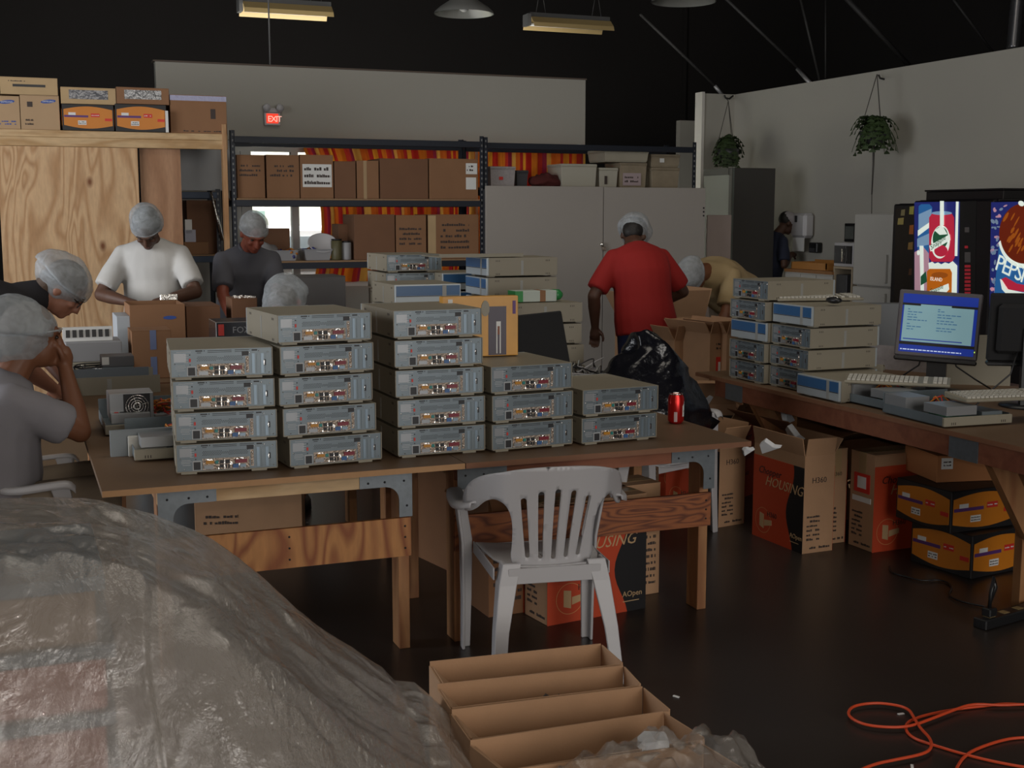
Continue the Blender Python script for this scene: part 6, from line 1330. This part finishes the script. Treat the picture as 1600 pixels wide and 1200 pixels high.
    if cap is None:
        nb = MB(); nb.ell(H_(0, -.024-netback*.3, .040-netback*.12), .097*k*net, (.112+netback*.15)*k*net, (.098+netback*.12)*k*net**.5, Rh, n=30); no = nb.build('hair_net', netm, t)
        for v in no.data.vertices:
            q = v.co*1.0; lc = Rh.transposed() @ (q-Hc)
            v.co += Vector(noise.noise_vector(q*13+Vector((rz*5, 0, 0))))*.011*net+Vector(noise.noise_vector(q*40))*.003
            if lc.z < .012: v.co += (Rh @ Vector((-lc.x*.12, -lc.y*.08, .015)))
        MB().tube([H_(.086*k*net**.5*math.cos(a), -.012+.1*net**.5*math.sin(a), .018+.022*math.sin(a)) for a in [2*PI*j/26 for j in range(26)]], .004, 6, closed=True).build('net_band', netm, t)
    else:
        cp_ = MB(); cp_.ell(H_(0, -.01, .05), .088*k, .104*k, .082*k, Rh, n=18); cp_.build('cap', cap, t); MB().prism([(x*k, y*k) for x, y in ((-.07, .06), (.07, .06), (.06, .13), (0, .155), (-.06, .13))], .006, Matrix.Translation(H_(0, 0, .045)) @ Rh.to_4x4()).build('cap_peak', cap, t)
    if glasses:
        g_ = MB()
        for s in (-1, 1): g_.tube([H_(s*.034+.024*math.cos(a), .098, .006+.017*math.sin(a)) for a in [2*PI*j/14 for j in range(14)]], .0025, 5, closed=True); g_.tube([H_(s*.056, .096, .01), H_(s*.08, .0, .01)], .0025, 5)
        g_.tube([H_(-.01, .1, .008), H_(.01, .1, .008)], .0025, 5); g_.build('glasses', pl_black, t)
    if polo:
        MB().tube([N+R2 @ Vector((.062*math.cos(a), .055*math.sin(a), .0-.045*max(0, math.sin(a))**2)) for a in [2*PI*j/24 for j in range(24)]], .011, 7, closed=True).build('collar', shirt, t)
    return t
mat_eye = mat('eye_dark', (.03, .02, .015), .3); mat_lip = mat('lip_line', (.12, .03, .025), .6)
skd = mat('dark_brown_skin', (.085, .038, .022), .55, var=.08); skm = mat('medium_skin', (.30, .13, .08), .55, var=.08); skb = mat('brown_skin', (.17, .065, .03), .55, var=.08); skr = mat('ruddy_skin', (.22, .055, .03), .55, var=.08)
hrb = mat('black_hair', (.012, .01, .009), .6, bump=.4, bscale=60); hrn = mat('brown_hair', (.09, .055, .035), .7, bump=.4, bscale=60); hrg = mat('grey_hair', (.22, .2, .19), .7, bump=.4, bscale=60)
sw = cloth('white_tee', (.50, .49, .47)); sg = cloth('grey_polo', (.085, .085, .10)); sgr = cloth('heather_grey_tee', (.20, .19, .205)); sr = cloth('red_tee', (.30, .010, .008)); stn = cloth('tan_shirt', (.36, .26, .13)); svk = cloth('black_vest_cloth', (.012, .010, .012))
jb = cloth('blue_jeans', (.012, .02, .07)); kh = cloth('khaki_cloth', (.20, .155, .11)); dk = cloth('dark_trousers', (.03, .03, .035)); lb = cloth('light_blue_trousers', (.42, .5, .55))
# woman in white T-shirt
p = aty(243, 470, 7.95); A_ = math.atan2(p.x, p.y)
person('person in a white T-shirt and hair net standing behind the logo carton', (p.x, 7.95, 0), PI-.25, skd, sw, lb, hrb, lean=6, bend=14, head=55, k=1.0, bulk=1.05, net=1.02, hands=((-.10, .40, 1.06), (.10, .34, 1.05)), hints=((-1, -.3, -.5), (1, -.3, -.5)))
p = aty(368, 470, 8.35)
person('person in a dark grey polo shirt and hair net leaning over the table', (p.x+.05, 8.35, 0), PI+.12, skr, sg, dk, hrn, lean=14, bend=14, head=38, k=.97, bulk=1.1, polo=True, hands=((-.02, .50, .86), (.20, .50, .84)), hints=((-1, -.3, -.2), (1, -.3, -.3)))
# seated worker whose netted head shows above the stacks
p = aty(425, 470, 6.55)
person('person seated low in a pale shirt, only netted head above the stacks', (p.x+.24, 6.85, 0), PI*.78, skr, sw, dk, hrn, seated=True, lean=14, bend=12, head=36, yaw=10, k=1.0, net=1.24, netback=.12, hands=((-.10, .42, .80), (.16, .36, .98)), seat_z=.40)
# stooping man in black vest, far left
p = aty(118, 430, 5.95)
person('person in a black vest, glasses and hair net stooping at the left', (p.x-.60, 6.02, 0), -PI/2-.12, skm, svk, dk, hrn, lean=48, bend=26, head=48, k=1.0, bulk=1.25, net=1.2, vest=True, glasses=True, hands=((-.14, .52, .80), (.14, .50, .80)), hints=((-1, 0, -.4), (1, 0, -.4)), netback=.05)
# seated man in grey T-shirt, chin on hand, elbow on table
p = aty(60, 540, 4.98)
person('person in a grey T-shirt seated at far left, chin on a hand', (-.17, 4.93, 0), -PI/2+.12, skb, sgr, kh, hrg, seated=True, lean=10, bend=20, head=8, k=1.0, bulk=1.38, net=1.22, netback=.22, hands=((-.20, .30, .78), (.03, .33, .985)), hints=((-.5, .6, -.9), (.25, .75, -1.2)), hand_n=((0, 1, .2), (.1, 1, .1)), seat_z=.43, sleeve=.58)
# heavy man in red T-shirt, seen from behind
p = aty(1000, 500, 7.05)
person('person in a red T-shirt and blue jeans seen from behind, working at the cabinet', (p.x+.04, 7.05, 0), .0, skd, sr, jb, hrb, lean=10, bend=24, head=58, yaw=-34, roll=8, k=.985, bulk=1.13, net=1.16, hands=((-.26, .20, .84), (.22, .32, .96)), hints=((-1, -.5, -.6), (1, -.5, -.6)), sleeve=.62)
p = aty(1110, 470, 8.2)
person('person in a tan shirt and hair net bending deeply over the cartons', (p.x+.28, 8.3, 0), PI/2+.5, skb, stn, kh, hrg, lean=64, bend=12, head=88, k=1.03, bulk=1.25, net=1.12, hands=((-.16, .62, .60), (.16, .66, .62)), hints=((-1, 0, .2), (1, 0, .2)))
p = aty(1214, 380, 11.55)
person('person in dark clothes and a pale cap half hidden behind the dark locker', (p.x-.07, 11.62, 0), -PI/2-.1, skd, cloth('navy_shirt', (.02, .025, .05)), dk, hrb, lean=10, bend=12, head=30, k=.97, cap=mat('pale_cap', (.4, .38, .4), .8), hands=((-.1, .25, 1.1), (.1, .22, 1.12)), vox=.009)
p = aty(1222, 400, 11.75); wb = thing('white_pail', 'pale plastic bag held by the person in the pale cap, beside the locker', 'bag', (p.x+.24, 11.82, .93)); mb = MB(); mb.ell((0, 0, .14), .12, .1, .16, n=16); o = mb.build('bag', mat('pale_bag', (.5, .5, .47), .5), wb)
for v in o.data.vertices: v.co += Vector(noise.noise_vector(v.co*12))*.03
# strip of film held by the woman in white and fingers' work pieces
p = aty(262, 468, 7.55); wp = thing('shiny_part', 'small shiny metal part held above the logo carton', 'part', (p.x, 7.50, aty(270, 468, 7.55).z)); MB().box(-.05, .05, -.02, .02, 0, .035).build('part_body', chrome, wp, bev=.004)

# ------------------------------------------------------------------ turn text and united shapes into plain meshes
bpy.context.view_layer.update()
dg = bpy.context.evaluated_depsgraph_get()
cache = {}
for o in list(S.objects):
    if o.type == 'FONT':
        key = o.data.name
        if key not in cache:
            cache[key] = bpy.data.meshes.new_from_object(o.evaluated_get(dg), depsgraph=dg)
        n = bpy.data.objects.new('lettering', cache[key]); COL.objects.link(n); n.parent = o.parent; n.matrix_local = o.matrix_local.copy(); bpy.data.objects.remove(o)
for o in BAKE:
    ev = o.evaluated_get(dg); me = bpy.data.meshes.new_from_object(ev, depsgraph=dg); me.name = o.name
    o.modifiers.clear(); o.data = me
